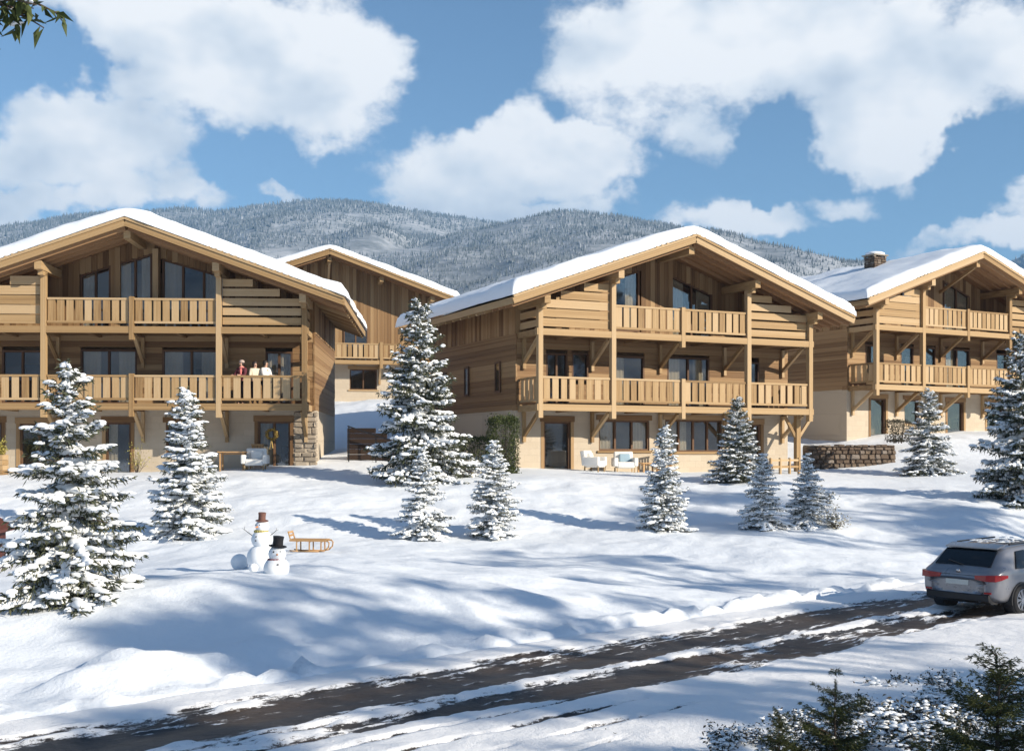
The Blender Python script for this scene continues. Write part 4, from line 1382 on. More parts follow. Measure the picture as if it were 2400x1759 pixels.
def shrub(seed, n=420, size=.5, leafmat=None, snow=1.0, leaf=(.05, .10), flat=.75, stems=26):
    """a dome of twigs, leaves and snow lumps, about one unit wide"""
    rng = np.random.default_rng(seed)
    b = MB()
    tips = []
    for i in range(stems):
        a, e = rng.random() * 6.28, .25 + rng.random() * 1.1
        L = size * (.55 + .5 * rng.random())
        tip = Vector((math.cos(a) * math.cos(e) * L, math.sin(a) * math.cos(e) * L, math.sin(e) * L * flat + .02))
        mid = tip * .5 + Vector((0, 0, .06 * size))
        b.tube((0, 0, -.05), mid, .010, .007, 5); b.tube(mid, tip, .007, .003, 5)
        tips.append(np.array(tip)); tips.append(np.array(mid))
    tips = np.array(tips)
    c = tips[rng.integers(0, len(tips), n)] + rng.normal(size=(n, 3)) * size * .13
    c[:, 2] = np.maximum(c[:, 2], .01)
    V, Fc = blades(c, rng.normal(size=(n, 3)) + np.array([0, 0, .3]), leaf[0] + (leaf[1] - leaf[0]) * rng.random(n), (leaf[0] + (leaf[1] - leaf[0]) * rng.random(n)) * .5, rng)
    crown = mesh_np('leaves', V, Fc, leafmat or leaf_brush)
    sn = None
    if snow:
        m_ = int(60 * snow)
        q = tips[rng.integers(0, len(tips), m_)] + rng.normal(size=(m_, 3)) * size * .10
        q[:, 2] = np.maximum(q[:, 2], .02) + .015
        r_ = size * (.025 + .075 * rng.random(m_) ** 1.6)
        V, Fc = blobs(q, np.stack([r_ * 1.4, r_, r_ * .6], 1), rng)
        sn = mesh_np('snow', V, Fc, tree_snow_m, True)
    return mesh_py('stems', b.v, b.f, bark_m), crown, sn


place_young('bushy young green fir with a pointed top in the bottom right foreground', 1958, 1590, 8.6, 1.40, 0, 1.15, .3)
place_young('largest young green fir in the bottom right corner', 2335, 1534, 8.2, 1.60, 1, 1.25, 1.4)
place_young('small green fir tip to the left of the bushy young fir', 1826, 1668, 8.4, .9, 1, .75, 2.2)

BR = [shrub(401, 440, .55, snow=3.6), shrub(402, 340, .5, snow=4.2), shrub(403, 460, .6, snow=3.0)]
rng_ = np.random.default_rng(77)
spots = [(1420, 1748), (1520, 1742), (1610, 1735), (1690, 1745), (1760, 1720), (1850, 1700), (2030, 1660), (2090, 1700),
         (1990, 1735), (2130, 1700), (2330, 1610), (2200, 1690), (2370, 1660), (2310, 1735), (2390, 1725), (1900, 1745), (1820, 1745), (2060, 1625),
         (2120, 1622), (2180, 1650), (2210, 1600), (2250, 1570), (2300, 1545), (2385, 1535), (2395, 1590), (2160, 1745), (2250, 1710), (2280, 1650)]
for i, (px, py) in enumerate(spots):
    p = on_ground(px, py + 14)
    s = float(rng_.uniform(.32, .5) if px < 1900 else rng_.uniform(.42, .66))
    plant_tree('brush_shrub', 'low dark shrub sprinkled with snow in the thicket at the bottom right', BR[i % 3], p - Vector((0, 0, .03)), s, float(rng_.random() * 6.28), 1.15,
               'shrub', 'snow-sprinkled shrubs at the bottom right', parts=('stems', 'leaves', 'snow'))

FROST = [shrub(411, 260, .5, leaf_dry, 2.6, flat=1.0), shrub(412, 300, .5, leaf_dry, 1.8, flat=1.1)]
for lab, px, py, s, k in [('frosted bush covered in snow under the tall spruce, left of the hedge', 1092, 1118, 1.5, 0),
                          ('pale frosted bush in the snow, right of the spruce cluster', 1958, 1238, 1.1, 1),
                          ('white frosted bush behind the last spruce of the cluster', 1925, 1190, 1.3, 0),
                          ('snowy bush at the foot of the slender left spruce', 515, 1205, .8, 0)]:
    p = on_ground(px, py)
    plant_tree('frosted_bush', lab, FROST[k], p, s, px * .7, 1.0, 'bush', 'frosted bushes', parts=('stems', 'leaves', 'snow'))


# overhanging limb of a broad tree that stands left of the camera
def overhang_tree():
    rng = np.random.default_rng(55)
    base = Vector((-5.2, 6.4, gz(-5.2, 6.4) - .1))
    root = tag(empty('broad_tree', base), 'leafy snow-flecked branch reaching in at the top left corner', 'tree')
    tip = world_pt(60, 40, 7.0) - base
    b = MB()
    prev, r = Vector((0, 0, 0)), .17
    for i in range(1, 9):
        q = Vector((.05 * math.sin(i), .04 * math.cos(i * 1.7), .72 * i))
        b.tube(prev, q, r, r * .87, 10); prev, r = q, r * .87
    crotch = Vector((0.02, .03, 4.6))
    limb = [crotch, crotch + (tip - crotch) * .35 + Vector((0, 0, .55)), crotch + (tip - crotch) * .7 + Vector((0, 0, .45)), tip + Vector((0, 0, .12))]
    for (p, q, a, c) in zip(limb[:-1], limb[1:], (.07, .05, .032), (.05, .032, .012)):
        b.tube(p, q, a, c, 8)
    P, Dv = [], []
    for i in range(34):
        t = rng.random()
        a = limb[2].lerp(limb[3], t)
        q = a + Vector((rng.uniform(-.02, .30), rng.uniform(-.3, .3), rng.uniform(-.20, .16)))
        if q.x > tip.x + .22: q.x = tip.x + .22
        b.tube(a, q, .009, .004, 5)
        for k in range(9):
            P.append(np.array(a.lerp(q, .4 + .6 * rng.random()))); Dv.append(rng.normal(size=3) * .8 + np.array([.2, 0, -.35]))
    for i in range(60):                                            # crown above the frame
        a = crotch + Vector((rng.normal() * .9, rng.normal() * .9, .4 + rng.random() * 2.0))
        for k in range(8):
            P.append(np.array(a) + rng.normal(size=3) * .2); Dv.append(rng.normal(size=3))
    P, Dv = np.array(P), np.array(Dv)
    b.build('trunk', bark_m, root, True)
    V, Fc = blades(P, Dv, .07 + .06 * rng.random(len(P)), .030 + .02 * rng.random(len(P)), rng)
    mobj('leaves', mesh_np('leaves', V, Fc, leaf_hedge), root)
    q = P[rng.integers(0, 300, 30)] + np.array([0, 0, .015])
    V, Fc = blobs(q, np.stack([.035 + .03 * rng.random(30), .02 + .012 * rng.random(30), .010 + .006 * rng.random(30)], 1), rng)
    mobj('snow', mesh_np('snow', V, Fc, tree_snow_m, True), root)


overhang_tree()

# ------------------------------------------------------------------ dry stone wall by the right chalet
def stone_wall():
    a, c = world_pt(1893, 1098, 54.2), world_pt(2100, 1100, 55.4)
    root = tag(empty('stone_wall', (a.x, a.y, -1.15), math.atan2(c.y - a.y, c.x - a.x)), 'dark dry stone retaining wall in front of the right chalet', 'wall')
    L = (c - a).length
    rnd = random.Random(21)
    H = 1.52
    MBc = MB(); MBc.box(0.02, L - .02, .10, .5, 0, H - .1); MBc.build('core', mortar_m, root)
    z = 0.0
    while z < H - .04:
        h = rnd.uniform(.13, .24)
        x = 0.0
        while x < L - .05:
            w = rnd.uniform(.2, .48)
            if L - x - w < .12: w = L - x
            j = rnd.uniform(-.05, .05)
            stone(root, x + .01, x + w - .01, .0 + j, .5, z + .01, min(z + h, H + rnd.uniform(-.06, .04)) - .01, rnd, rubble_m)
            x += w
        z += h


stone_wall()


def beam_wall():
    """sleepers holding back the snow between the two front chalets"""
    root = tag(empty('retaining_wall', (-6.9, 49.6, -.95), R(-6)), 'shade-coloured timber retaining wall under the snow bank between the front chalets', 'wall')
    for k in range(9):
        z = .22 * k
        x1 = 3.4 - max(0, (z - .75)) * 2.2
        if x1 > .3:
            box('sleeper', root, 0, x1, 0, .18, z, z + .21, wood_dark_shade)
    bar('handrail', root, (.1, -.35, 2.05), (3.5, -.35, .95), .05, .05, metal_dark)
    for x in (.15, 1.3, 2.4, 3.4):
        bar('handrail_post', root, (x, -.35, -.3), (x, -.35, 2.03 - (x - .1) * .323), .04, .04, metal_dark)


beam_wall()


def leafy_box(name, label, cat, pos, rz, size, n, mat, seed, leaf=(.05, .10), group=None):
    """clipped hedge: leaf faces through a rounded box, stems inside"""
    rng = np.random.default_rng(seed)
    root = tag(empty(name, pos, rz), label, cat, group)
    sx, sy, sz = size
    P = rng.random((n, 3)) * 2 - 1
    face = rng.integers(0, 3, n)
    sg = np.sign(rng.random(n) - .5)
    for ax in range(3):
        k = face == ax
        P[k, ax] = sg[k] * (1 - .25 * rng.random(k.sum()) ** 2 + .08 * rng.normal(size=k.sum()))
    P = P * np.array([sx, sy, sz]) / 2 + np.array([0, 0, sz / 2])
    P[:, :2] *= (1 + .10 * fbm(P[:, 2] * 2, P[:, 0] * 2, seed, 2))[:, None]
    P[:, 2] = np.abs(P[:, 2])
    Dv = rng.normal(size=(n, 3)) + (P - np.array([0, 0, sz / 2])) * .8
    V, Fc = blades(P, Dv, leaf[0] + (leaf[1] - leaf[0]) * rng.random(n), (leaf[0] + (leaf[1] - leaf[0]) * rng.random(n)) * .6, rng)
    mobj('leaves', mesh_np('leaves', V, Fc, mat), root)
    b = MB()
    for i in range(7):
        x, y = rng.uniform(-.35, .35) * sx, rng.uniform(-.35, .35) * sy
        b.tube((x * .6, y * .6, -.1), (x, y, sz * .85), .022, .008, 6)
    b.build('stems', bark_m, root)
    return root


hp = world_pt(1180, 1095, 46.2)
leafy_box('hedge', 'tall clipped dark green hedge against the corner of the middle chalet', 'hedge', (hp.x, hp.y, gz(hp.x, hp.y) - .05), R(25), (1.05, .75, 2.2), 5200, leaf_hedge, 61)
hp = world_pt(1110, 1095, 49.0)
leafy_box('hedge', 'low dark green hedge behind the frosted bush beside the middle chalet', 'hedge', (hp.x, hp.y, gz(hp.x, hp.y) - .05), R(25), (1.6, .7, 1.2), 4200, leaf_hedge, 62)
hp = world_pt(2104, 1060, 57.6)
leafy_box('bush', 'round brown-green bush by the door of the right chalet', 'bush', (hp.x, hp.y, .55), R(29), (.9, .8, 1.0), 1800, leaf_brush, 63)


# ------------------------------------------------------------------ planter at the left edge
pp = world_pt(2, 1113, 46.4)
pl = tag(empty('planter', (pp.x, pp.y - .6, -.9), R(3)), 'light wooden planter box at the left edge of the picture', 'planter')
for i in range(4):
    for s in (-1, 1):
        box('plank', pl, -.42, .42, s * .30 - .02, s * .30 + .02, .02 + .2 * i, .21 + .2 * i, wood_x)
        bar('plank', pl, (s * .42, -.28, .115 + .2 * i), (s * .42, .28, .115 + .2 * i), .04, .19, wood_x)
box('soil', pl, -.40, .40, -.28, .28, .1, .74, bark_m)
YS = shrub(421, 900, .62, leaf_yellow, 0, (.06, .11), .95, 30)
plant_tree('potted_shrub', 'yellow-green shrub growing in the planter at the left edge', YS, Vector((pp.x, pp.y - .6, -.9 + .74)), 1.25, 0, .85, 'shrub', parts=('stems', 'leaves', 'snow'))
TW = shrub(422, 240, .6, leaf_yellow, 0, (.04, .08), 1.5, 22)
q_ = C1.matrix_basis @ Vector((-.05, 1.0, 0))
plant_tree('potted_shrub', 'sparse yellowish twig shrub by the left chalet wall', TW, Vector((q_.x, q_.y, -.9)), 1.5, 0, .6, 'shrub', parts=('stems', 'leaves', 'snow'))


# ------------------------------------------------------------------ red-brown hut cut by the left edge
def hut():
    p = world_pt(-62, 1392, 30.5)
    root = tag(empty('hut', (p.x, p.y, gz(p.x, p.y) - .75), R(8)), 'dark red wooden hut cut off by the left edge behind the big spruce', 'hut')
    n = 9
    for i in range(n):
        x = -.62 + 1.24 * i / n
        box('board', root, x, x + 1.24 / n - .012, -.55, -.51, 0, 1.75, red_wood)
        bar('board', root, (.62, -.51 + 1.1 * i / n + .055, 0), (.62, -.51 + 1.1 * i / n + .055, 1.75), .03, .11, red_wood)
    box('back_wall', root, -.60, .58, -.48, .6, 0, 1.72, red_wood)
    b = MB()
    for s in (-1, 1):
        b.add([(0, -.75, 2.2), (s * .85, -.75, 1.72), (s * .85, .8, 1.72), (0, .8, 2.2), (0, -.75, 2.28), (s * .85, -.75, 1.80), (s * .85, .8, 1.80), (0, .8, 2.28)],
              [(0, 1, 2, 3), (7, 6, 5, 4), (0, 4, 5, 1), (1, 5, 6, 2), (2, 6, 7, 3), (3, 7, 4, 0)])
    b.build('roof', red_wood, root)


hut()

# ------------------------------------------------------------------ snowmen, snowballs, sledge
hat_brown = m_plain('felt_brown', (0.16, 0.075, 0.055), .8, var=.15, scale=20)
hat_black = m_plain('felt_black', (0.012, 0.011, 0.014), .75)
scarf_red = m_plain('wool_red', (0.20, 0.02, 0.03), .9, var=.2, scale=30)
scarf_yel = m_plain('wool_yellow', (0.42, 0.36, 0.12), .9, var=.2, scale=30)
coal_m = m_plain('coal', (0.015, 0.015, 0.018), .7)
carrot_m = m_plain('carrot', (0.75, 0.24, 0.04), .6)


def snowball_mesh(seed, r, squash=.94):
    rng = np.random.default_rng(seed)
    v, f = ico(4)
    k = rng.normal(size=(5, 3)) * 2.2; ph = rng.random(5) * 6.28
    w = np.sin(v @ k.T + ph).sum(1) / 5
    v = v * (1 + .05 * w)[:, None] * r
    v[:, 2] *= squash
    return mesh_np('snowball', v, f, tree_snow_m, True)


def snowman(label, pos, face, balls, hatm, scarfm, scale=1.0, sticks=True, hat_h=.24, hat_r=.13, buttons=2):
    """balls: (radius, centre height)"""
    root = tag(empty('snowman', pos, face), label, 'snowman', 'snowmen on the slope')
    root.scale = (scale,) * 3
    nm = ('body', 'chest', 'head') if len(balls) == 3 else ('body', 'head')
    for i, ((r, z), n_) in enumerate(zip(balls, nm)):
        mobj(n_, snowball_mesh(int(pos.x * 10) + i + 900, r), root, (0.02 * i, 0, z))
    r, z = balls[-1]
    b = MB(); b.lathe([(hat_r * 1.75, 0), (hat_r * 1.78, .02), (hat_r * 1.02, .03), (hat_r * .98, hat_h * .6), (hat_r * 1.08, hat_h), (hat_r * .2, hat_h + .008)], 20)
    b.build('hat', hatm, root, False, loc=(.03, 0, z + r * .80), rot=(.08, .10, 0))
    b = MB()
    n = 18
    for i in range(n):
        a0, a1 = 6.283 * i / n, 6.283 * (i + 1) / n
        rr = r * .86
        b.tube((math.cos(a0) * rr, math.sin(a0) * rr, z - r * .72), (math.cos(a1) * rr, math.sin(a1) * rr, z - r * .72), .05, .05, 7)
    b.bar((rr * .3, -rr * .95, z - r * .72), (rr * .42, -rr * 1.3, z - r * .72 - .30), .10, .03)
    b.build('scarf', scarfm, root, True)
    b = MB(); b.tube((0, -r * .9, z), (0.01, -r * .9 - .16, z - .015), .028, .004, 8); b.build('nose', carrot_m, root)
    for s in (-1, 1):
        b = MB(); b.lathe([(.004, -.02), (.02, -.012), (.024, 0), (.02, .012), (.004, .02)], 8); b.build('eye', coal_m, root, True, loc=(s * r * .36, -r * .86, z + r * .28))
        if sticks:
            rb, zb = balls[-2]
            b = MB(); p1 = Vector((s * (rb + .26), -.05, zb + .30)); p0 = Vector((s * rb * .8, 0, zb + .08))
            b.tube(p0, p1, .014, .008, 6); b.tube(p1, p1 + Vector((s * .1, 0, .05)), .007, .003, 5); b.tube(p1, p1 + Vector((s * .02, .02, .11)), .007, .003, 5)
            b.build('stick_arm', bark_m, root)
    for i in range(buttons):
        rb, zb = balls[-2]
        zz = zb + rb * (.35 - .38 * i)
        yy = -math.sqrt(max(.01, rb * rb - (zz - zb) ** 2)) * .985
        b = MB(); b.lathe([(.004, -.02), (.026, -.014), (.03, 0), (.026, .014), (.004, .02)], 8); b.build('button', coal_m, root, True, loc=(0.02, yy, zz))
    return root


p = on_ground(612, 1330)
SNS = (1330 - 1190) / F * p.y / 1.9
snowman('tall snowman with a brown top hat and yellow scarf', p - Vector((0, 0, .06)), R(-22), [(.46, .40), (.33, .98), (.215, 1.40)], hat_brown, scarf_yel, SNS, hat_h=.27, hat_r=.115)
p2 = on_ground(648, 1342)
snowman('short snowman with a black top hat and dark red scarf', Vector((p2.x, p2.y, p2.z - .08)), R(14), [(.34, .24), (.235, .62)], hat_black, scarf_red, SNS * .98, sticks=False, hat_h=.27, hat_r=.135, buttons=1)
for lab, px, py, r in [('large rolled snowball left of the tall snowman', 562, 1332, .20), ('small snowball between the large snowball and the tall snowman', 594, 1338, .10)]:
    p = on_ground(px, py)
    tag(mobj('snowball', snowball_mesh(int(px), r), None, (p.x, p.y, p.z + r * .72), (.3, .2, px)), lab, 'snowball', 'snowballs by the snowmen')


def sledge():
    p = on_ground(728, 1292)
    root = tag(empty('sledge', (p.x, p.y, p.z + .02), R(-8)), 'wooden slatted sledge standing on the snow right of the snowmen', 'sledge')
    root.scale = (96 / F * p.y / 1.16,) * 3
    for s in (-1, 1):
        b = MB()
        pts = [(-.55, .02), (-.3, 0), (.3, 0), (.48, .03), (.58, .12), (.60, .24), (.54, .31)]
        for (x0, z0), (x1, z1) in zip(pts[:-1], pts[1:]):
            b.tube((x0, s * .19, z0), (x1, s * .19, z1), .019, .019, 7)
        b.build('runner', sled_wood, root, True)
        bar('side_rail', root, (-.56, s * .19, .30), (.54, s * .19, .30), .03, .045, sled_wood)
        for x in (-.35, .02, .36):
            bar('strut', root, (x, s * .19, .01), (x, s * .18, .29), .032, .032, sled_wood)
        bar('back_post', root, (-.52, s * .19, .30), (-.60, s * .19, .56), .03, .03, sled_wood)
    for i in range(5):
        y = -.16 + .08 * i
        bar('slat', root, (-.55, y, .333), (.50, y, .333), .062, .02, sled_wood)
    for x in (-.35, .02, .36):
        bar('crossbar', root, (x, -.19, .275), (x, .19, .275), .035, .03, sled_wood)
    for z in (.44, .53):
        bar('back_slat', root, (-.555 - (z - .42) * .3, -.20, z), (-.555 - (z - .42) * .3, .20, z), .055, .016, sled_wood, up=(1, 0, 0))


sledge()

# ------------------------------------------------------------------ terrace furniture
def armchair(label, pos, rz, cushion):
    root = tag(empty('armchair', pos, rz), label, 'armchair', 'white armchairs on the terrace')
    def pad(name, sx, sy, sz, loc, mat=white_fabric, rot=(0, 0, 0)):
        bm = bmesh.new()
        bmesh.ops.create_cube(bm, size=1.0)
        bmesh.ops.scale(bm, vec=(sx, sy, sz), verts=bm.verts)
        bmesh.ops.bevel(bm, geom=bm.edges[:], offset=min(sx, sy, sz) * .3, segments=3, profile=.6, affect='EDGES')
        me = bpy.data.meshes.new(name); bm.to_mesh(me); bm.free()
        for q in me.polygons: q.use_smooth = True
        me.materials.append(mat)
        return mobj(name, me, root, loc, rot)
    pad('seat', .72, .70, .26, (0, 0, .30))
    pad('backrest', .80, .22, .55, (0, .36, .58), rot=(-.15, 0, 0))
    for s in (-1, 1):
        pad('armrest', .18, .74, .36, (s * .42, .02, .42))
        for y in (-.28, .30):
            box('leg', root, s * .36 - .025, s * .36 + .025, y - .025, y + .025, -.06, .19, wood_z)
    pad('cushion', .46, .16, .36, (.03, .20, .58), cushion, (-.25, 0, .1))
    return root


def table(label, pos, rz, w, d, h, cat='table'):
    root = tag(empty('table', pos, rz), label, cat, 'terrace tables')
    n = 6
    for i in range(n):
        y = -d / 2 + d * i / n
        box('slat', root, -w / 2, w / 2, y + .005, y + d / n - .005, h - .045, h, sled_wood)
    for sx in (-1, 1):
        for sy in (-1, 1):
            box('leg', root, sx * (w / 2 - .1) - .03, sx * (w / 2 - .1) + .03, sy * (d / 2 - .08) - .03, sy * (d / 2 - .08) + .03, -.05, h - .045, sled_wood)
    bar('stretcher', root, (-w / 2 + .1, 0, h - .09), (w / 2 - .1, 0, h - .09), .06, .05, sled_wood)
    return root


def chair(label, pos, rz, mat, group='terrace chairs'):
    root = tag(empty('chair', pos, rz), label, 'chair', group)
    box('seat', root, -.24, .24, -.23, .23, .42, .47, mat)
    for i in range(4):
        box('back_slat', root, -.22 + .12 * i, -.22 + .12 * i + .085, .20, .225, .47, .92, mat)
    box('back_rail', root, -.25, .25, .19, .235, .90, .97, mat)
    for sx in (-1, 1):
        for sy in (-1, 1):
            box('leg', root, sx * .21 - .02, sx * .21 + .02, sy * .19 - .02, sy * .19 + .02, -.05, .42, mat)
    return root


def c1(x, y, z=-.02):
    return C1.matrix_basis @ Vector((x, y, z))


def c2(x, y, z=-.02):
    return C2.matrix_basis @ Vector((x, y, z))


def snap(v):
    return Vector((v.x, v.y, gz(v.x, v.y)))


armchair('white armchair with a round side nearest the dark doorway of the middle chalet', snap(c2(-4.0, .35)), R(25 + 40), white_fabric)
armchair('white armchair with a pale blue cushion under the middle chalet balcony', snap(c2(-2.5, .5)), R(25 - 20), blue_fabric)
table('low wooden table right of the two white armchairs', snap(c2(-1.3, .6)), R(25), .9, .6, .42)
chair('brown wooden chair beside the low table, the nearer one', snap(c2(-.75, .2)), R(25 + 200), sled_wood)
chair('brown wooden chair beside the low table, against the wall', snap(c2(-.3, 1.0)), R(25 + 20), sled_wood)
table('high wooden table on the left chalet terrace', snap(c1(3.85, .3)), R(3), 1.1, .7, .74)
armchair('white covered armchair beside the left chalet door', snap(c1(4.75, .1)), R(3), white_fabric)
chair('orange-brown chair between the white armchair and the door', snap(c1(4.65, 1.1)), R(3), sled_wood)


def terrace_rail():
    a, c = world_pt(1806, 1112, 50.2), world_pt(1872, 1110, 51.6)
    a, c = snap(a), snap(c)
    root = tag(empty('terrace_railing', a, math.atan2(c.y - a.y, c.x - a.x)), 'low wooden railing at the right end of the middle chalet terrace', 'railing')
    L = (c - a).length
    for z in (.30, .58):
        bar('rail', root, (0, 0, z), (L, 0, z), .05, .09, wood_x)
    for i in range(4):
        box('post', root, L * i / 3 - .045, L * i / 3 + .045, -.045, .045, -.2, .68, wood_z)


terrace_rail()

# timber porch post at the right end of the middle chalet, with its struts
pr = tag(empty('porch_post', snap(c2(6.45, .55)), R(25)), 'forked timber post under the right end of the middle chalet balcony', 'post')
H_ = -.87 + 2.52 - pr.location.z
box('post', pr, -.11, .11, -.11, .11, -.2, H_, wood_z)
bar('strut', pr, (.1, 0, H_ - .95), (.75, -.1, H_ - .02), .11, .12, wood_x)
bar('strut', pr, (-.1, 0, H_ - .95), (-.7, 0, H_ - .02), .11, .12, wood_x)

# golden wreath on the left chalet door
gold_m = m_plain('dried_gold', (0.55, 0.38, 0.10), .6, var=.3, scale=25)
wr_ = tag(empty('wreath', c1(5.15, WY - .02, 1.62), R(3.5)), 'golden wreath hanging on the glazed door of the left chalet', 'wreath')
rng_ = np.random.default_rng(31)
a_ = rng_.random(420) * 6.283
P_ = np.stack([np.cos(a_) * .20, rng_.normal(size=420) * .03, np.sin(a_) * .20], 1) + rng_.normal(size=(420, 3)) * .018
V_, F_ = blades(P_, np.stack([-np.sin(a_), rng_.normal(size=420) * .6 - .3, np.cos(a_)], 1) + rng_.normal(size=(420, 3)) * .5, np.full(420, .09), np.full(420, .035), rng_)
mobj('ring', mesh_np('ring', V_, F_, gold_m), wr_)
b_ = MB(); b_.bar((0, -.03, -.18), (-.07, -.05, -.62), .05, .012); b_.bar((0, -.03, -.18), (.06, -.05, -.56), .05, .012); b_.build('ribbon', gold_m, wr_)


# ------------------------------------------------------------------ people on the balcony
def skin_obj(name, chains, radii, mat, parent, sub=2):
    """grow a surface round connected joints; chains share joints by name"""
    names = list(radii)
    me = bpy.data.meshes.new(name)
    me.from_pydata([radii[n_][0] for n_ in names], [(names.index(a), names.index(c)) for ch_ in chains for a, c in zip(ch_[:-1], ch_[1:])], [])
    me.materials.append(mat)
    o = mobj(name, me, parent)
    o.modifiers.new('skin', 'SKIN').use_smooth_shade = True
    for i, n_ in enumerate(names):
        r = radii[n_][1]
        me.skin_vertices[0].data[i].radius = r if isinstance(r, tuple) else (r, r)
    me.skin_vertices[0].data[0].use_root = True
    s = o.modifiers.new('sub', 'SUBSURF'); s.levels = s.render_levels = sub
    return o


skin_m = m_plain('skin', (0.55, 0.33, 0.24), .55)
hair_m = m_plain('hair_dark', (0.018, 0.012, 0.010), .6)
dark_cloth = m_plain('cloth_dark', (0.03, 0.022, 0.03), .9)


def person(label, pos, rz, h, jacket, hair, turn=0.0, arm=0.0, scarf=None, cap=None):
    root = tag(empty('person', pos, rz), label, 'person', 'people on the left chalet balcony')
    k = h / 1.72
    root.scale = (k, k, k)
    J = dict(pelvis=((0, 0, .92), (.15, .11)), waist=((0, 0, 1.08), (.13, .10)), chest=((0, -.01, 1.28), (.16, .11)), neck=((0, 0, 1.44), .055), chin=((0, -.02, 1.52), .062),
             head=((0, -.015, 1.60), (.078, .092)), crown=((0, 0, 1.67), .06))
    ch_ = [['pelvis', 'waist', 'chest', 'neck', 'chin', 'head', 'crown']]
    for s, n_ in ((-1, 'l'), (1, 'r')):
        J['sh' + n_] = ((s * .18, 0, 1.38), .06); J['el' + n_] = ((s * .24, -.08 - .1 * arm, 1.12), .042); J['wr' + n_] = ((s * .17, -.30 - .05 * arm, 1.10 + .05 * arm), .03)
        J['pa' + n_] = ((s * .15, -.37 - .05 * arm, 1.11 + .05 * arm), (.036, .018))
        for f_ in range(4):
            J['f%d%s' % (f_, n_)] = ((s * (.125 + .018 * f_), -.44 - .05 * arm - .008 * (f_ % 3), 1.10 + .05 * arm), .009)
            ch_.append(['pa' + n_, 'f%d%s' % (f_, n_)])
        J['th' + n_] = ((s * .105, -.40 - .05 * arm, 1.14 + .05 * arm), .010)
        ch_.append(['pa' + n_, 'th' + n_])
        ch_.append(['chest', 'sh' + n_, 'el' + n_, 'wr' + n_, 'pa' + n_])
        J['hi' + n_] = ((s * .09, 0, .86), .085); J['kn' + n_] = ((s * .10, -.02, .48), .055); J['an' + n_] = ((s * .10, .01, .09), .04); J['to' + n_] = ((s * .11, -.14, .04), (.038, .03))
        ch_.append(['pelvis', 'hi' + n_, 'kn' + n_, 'an' + n_, 'to' + n_])
    skin_obj('body', ch_, J, skin_m, root)
    # jacket and trousers follow the same joints, a little fuller
    W = {n_: J[n_] for n_ in ('pelvis', 'waist', 'chest')}
    W['pelvis'] = ((0, 0, .86), (.185, .14)); W['waist'] = ((0, 0, 1.08), (.165, .13)); W['chest'] = ((0, -.01, 1.28), (.19, .135)); W['col'] = ((0, 0, 1.44), .085)
    cw = [['pelvis', 'waist', 'chest', 'col']]
    for s, n_ in ((-1, 'l'), (1, 'r')):
        for q, r in (('sh', .078), ('el', .062), ('wr', .048)):
            W[q + n_] = (J[q + n_][0], r)
        cw.append(['chest', 'sh' + n_, 'el' + n_, 'wr' + n_])
    skin_obj('jacket', cw, W, jacket, root)
    T = dict(pelvis=((0, 0, .93), (.16, .12)))
    ct = []
    for s, n_ in ((-1, 'l'), (1, 'r')):
        for q, r in (('hi', .10), ('kn', .075), ('an', .06)):
            T[q + n_] = (J[q + n_][0], r)
        ct.append(['pelvis', 'hi' + n_, 'kn' + n_, 'an' + n_])
    skin_obj('trousers', ct, T, dark_cloth, root)
    b = MB(); b.lathe([(.02, -.12), (.085, -.10), (.098, -.03), (.102, .03), (.09, .075), (.05, .105), (.01, .115)], 14); b.build('hair', hair, root, True, loc=(0, .022, 1.625))
    if cap:
        b = MB(); b.lathe([(.104, 0), (.108, .03), (.095, .08), (.05, .115), (.012, .12)], 14); b.build('cap', cap, root, True, loc=(0, .01, 1.635))
    if scarf:
        b = MB(); b.lathe([(.07, 0), (.10, .02), (.105, .06), (.08, .09)], 14, (0, 0, 1.40)); b.bar((.04, -.12, 1.40), (.06, -.15, 1.02), .09, .03); b.build('scarf', scarf, root, True)
    face = MB()
    for s in (-1, 1):
        face.lathe([(.002, -.008), (.009, -.004), (.010, 0), (.009, .004), (.002, .008)], 6, (s * .03, -.098, 1.61))
    face.bar((-.025, -.088, 1.535), (.025, -.088, 1.535), .012, .010)
    face.build('face', hair_m, root)
    b = MB(); b.tube((0, -.085, 1.59), (0, -.125, 1.572), .010, .014, 6); b.build('nose', skin_m, root, True)
    return root


cream_cloth = m_plain('cloth_cream', (0.68, 0.60, 0.46), .9, var=.08, scale=14)
white_cloth = m_plain('cloth_white', (0.78, 0.76, 0.72), .9, var=.05, scale=14)
maroon_cloth = m_plain('cloth_maroon', (0.10, 0.02, 0.03), .9, var=.2, scale=14)
pink_cloth = m_plain('cloth_pink', (0.72, 0.22, 0.20), .9, var=.1, scale=14)
cap_m = m_plain('cap_grey', (0.42, 0.33, 0.29), .9, var=.1, scale=20)
person('person in a maroon jacket with a grey cap and pink scarf at the balcony rail', c1(4.17, .42, 2.76), R(-25), 1.76, maroon_cloth, hair_m, scarf=pink_cloth, cap=cap_m, arm=.5)
person('dark-haired person in a cream jacket, middle of the three on the balcony', c1(4.68, .50, 2.76), R(35), 1.74, cream_cloth, hair_m)
person('dark-haired person in a white jacket, rightmost of the three on the balcony', c1(5.08, .62, 2.76), R(62), 1.78, white_cloth, hair_m, arm=.3)


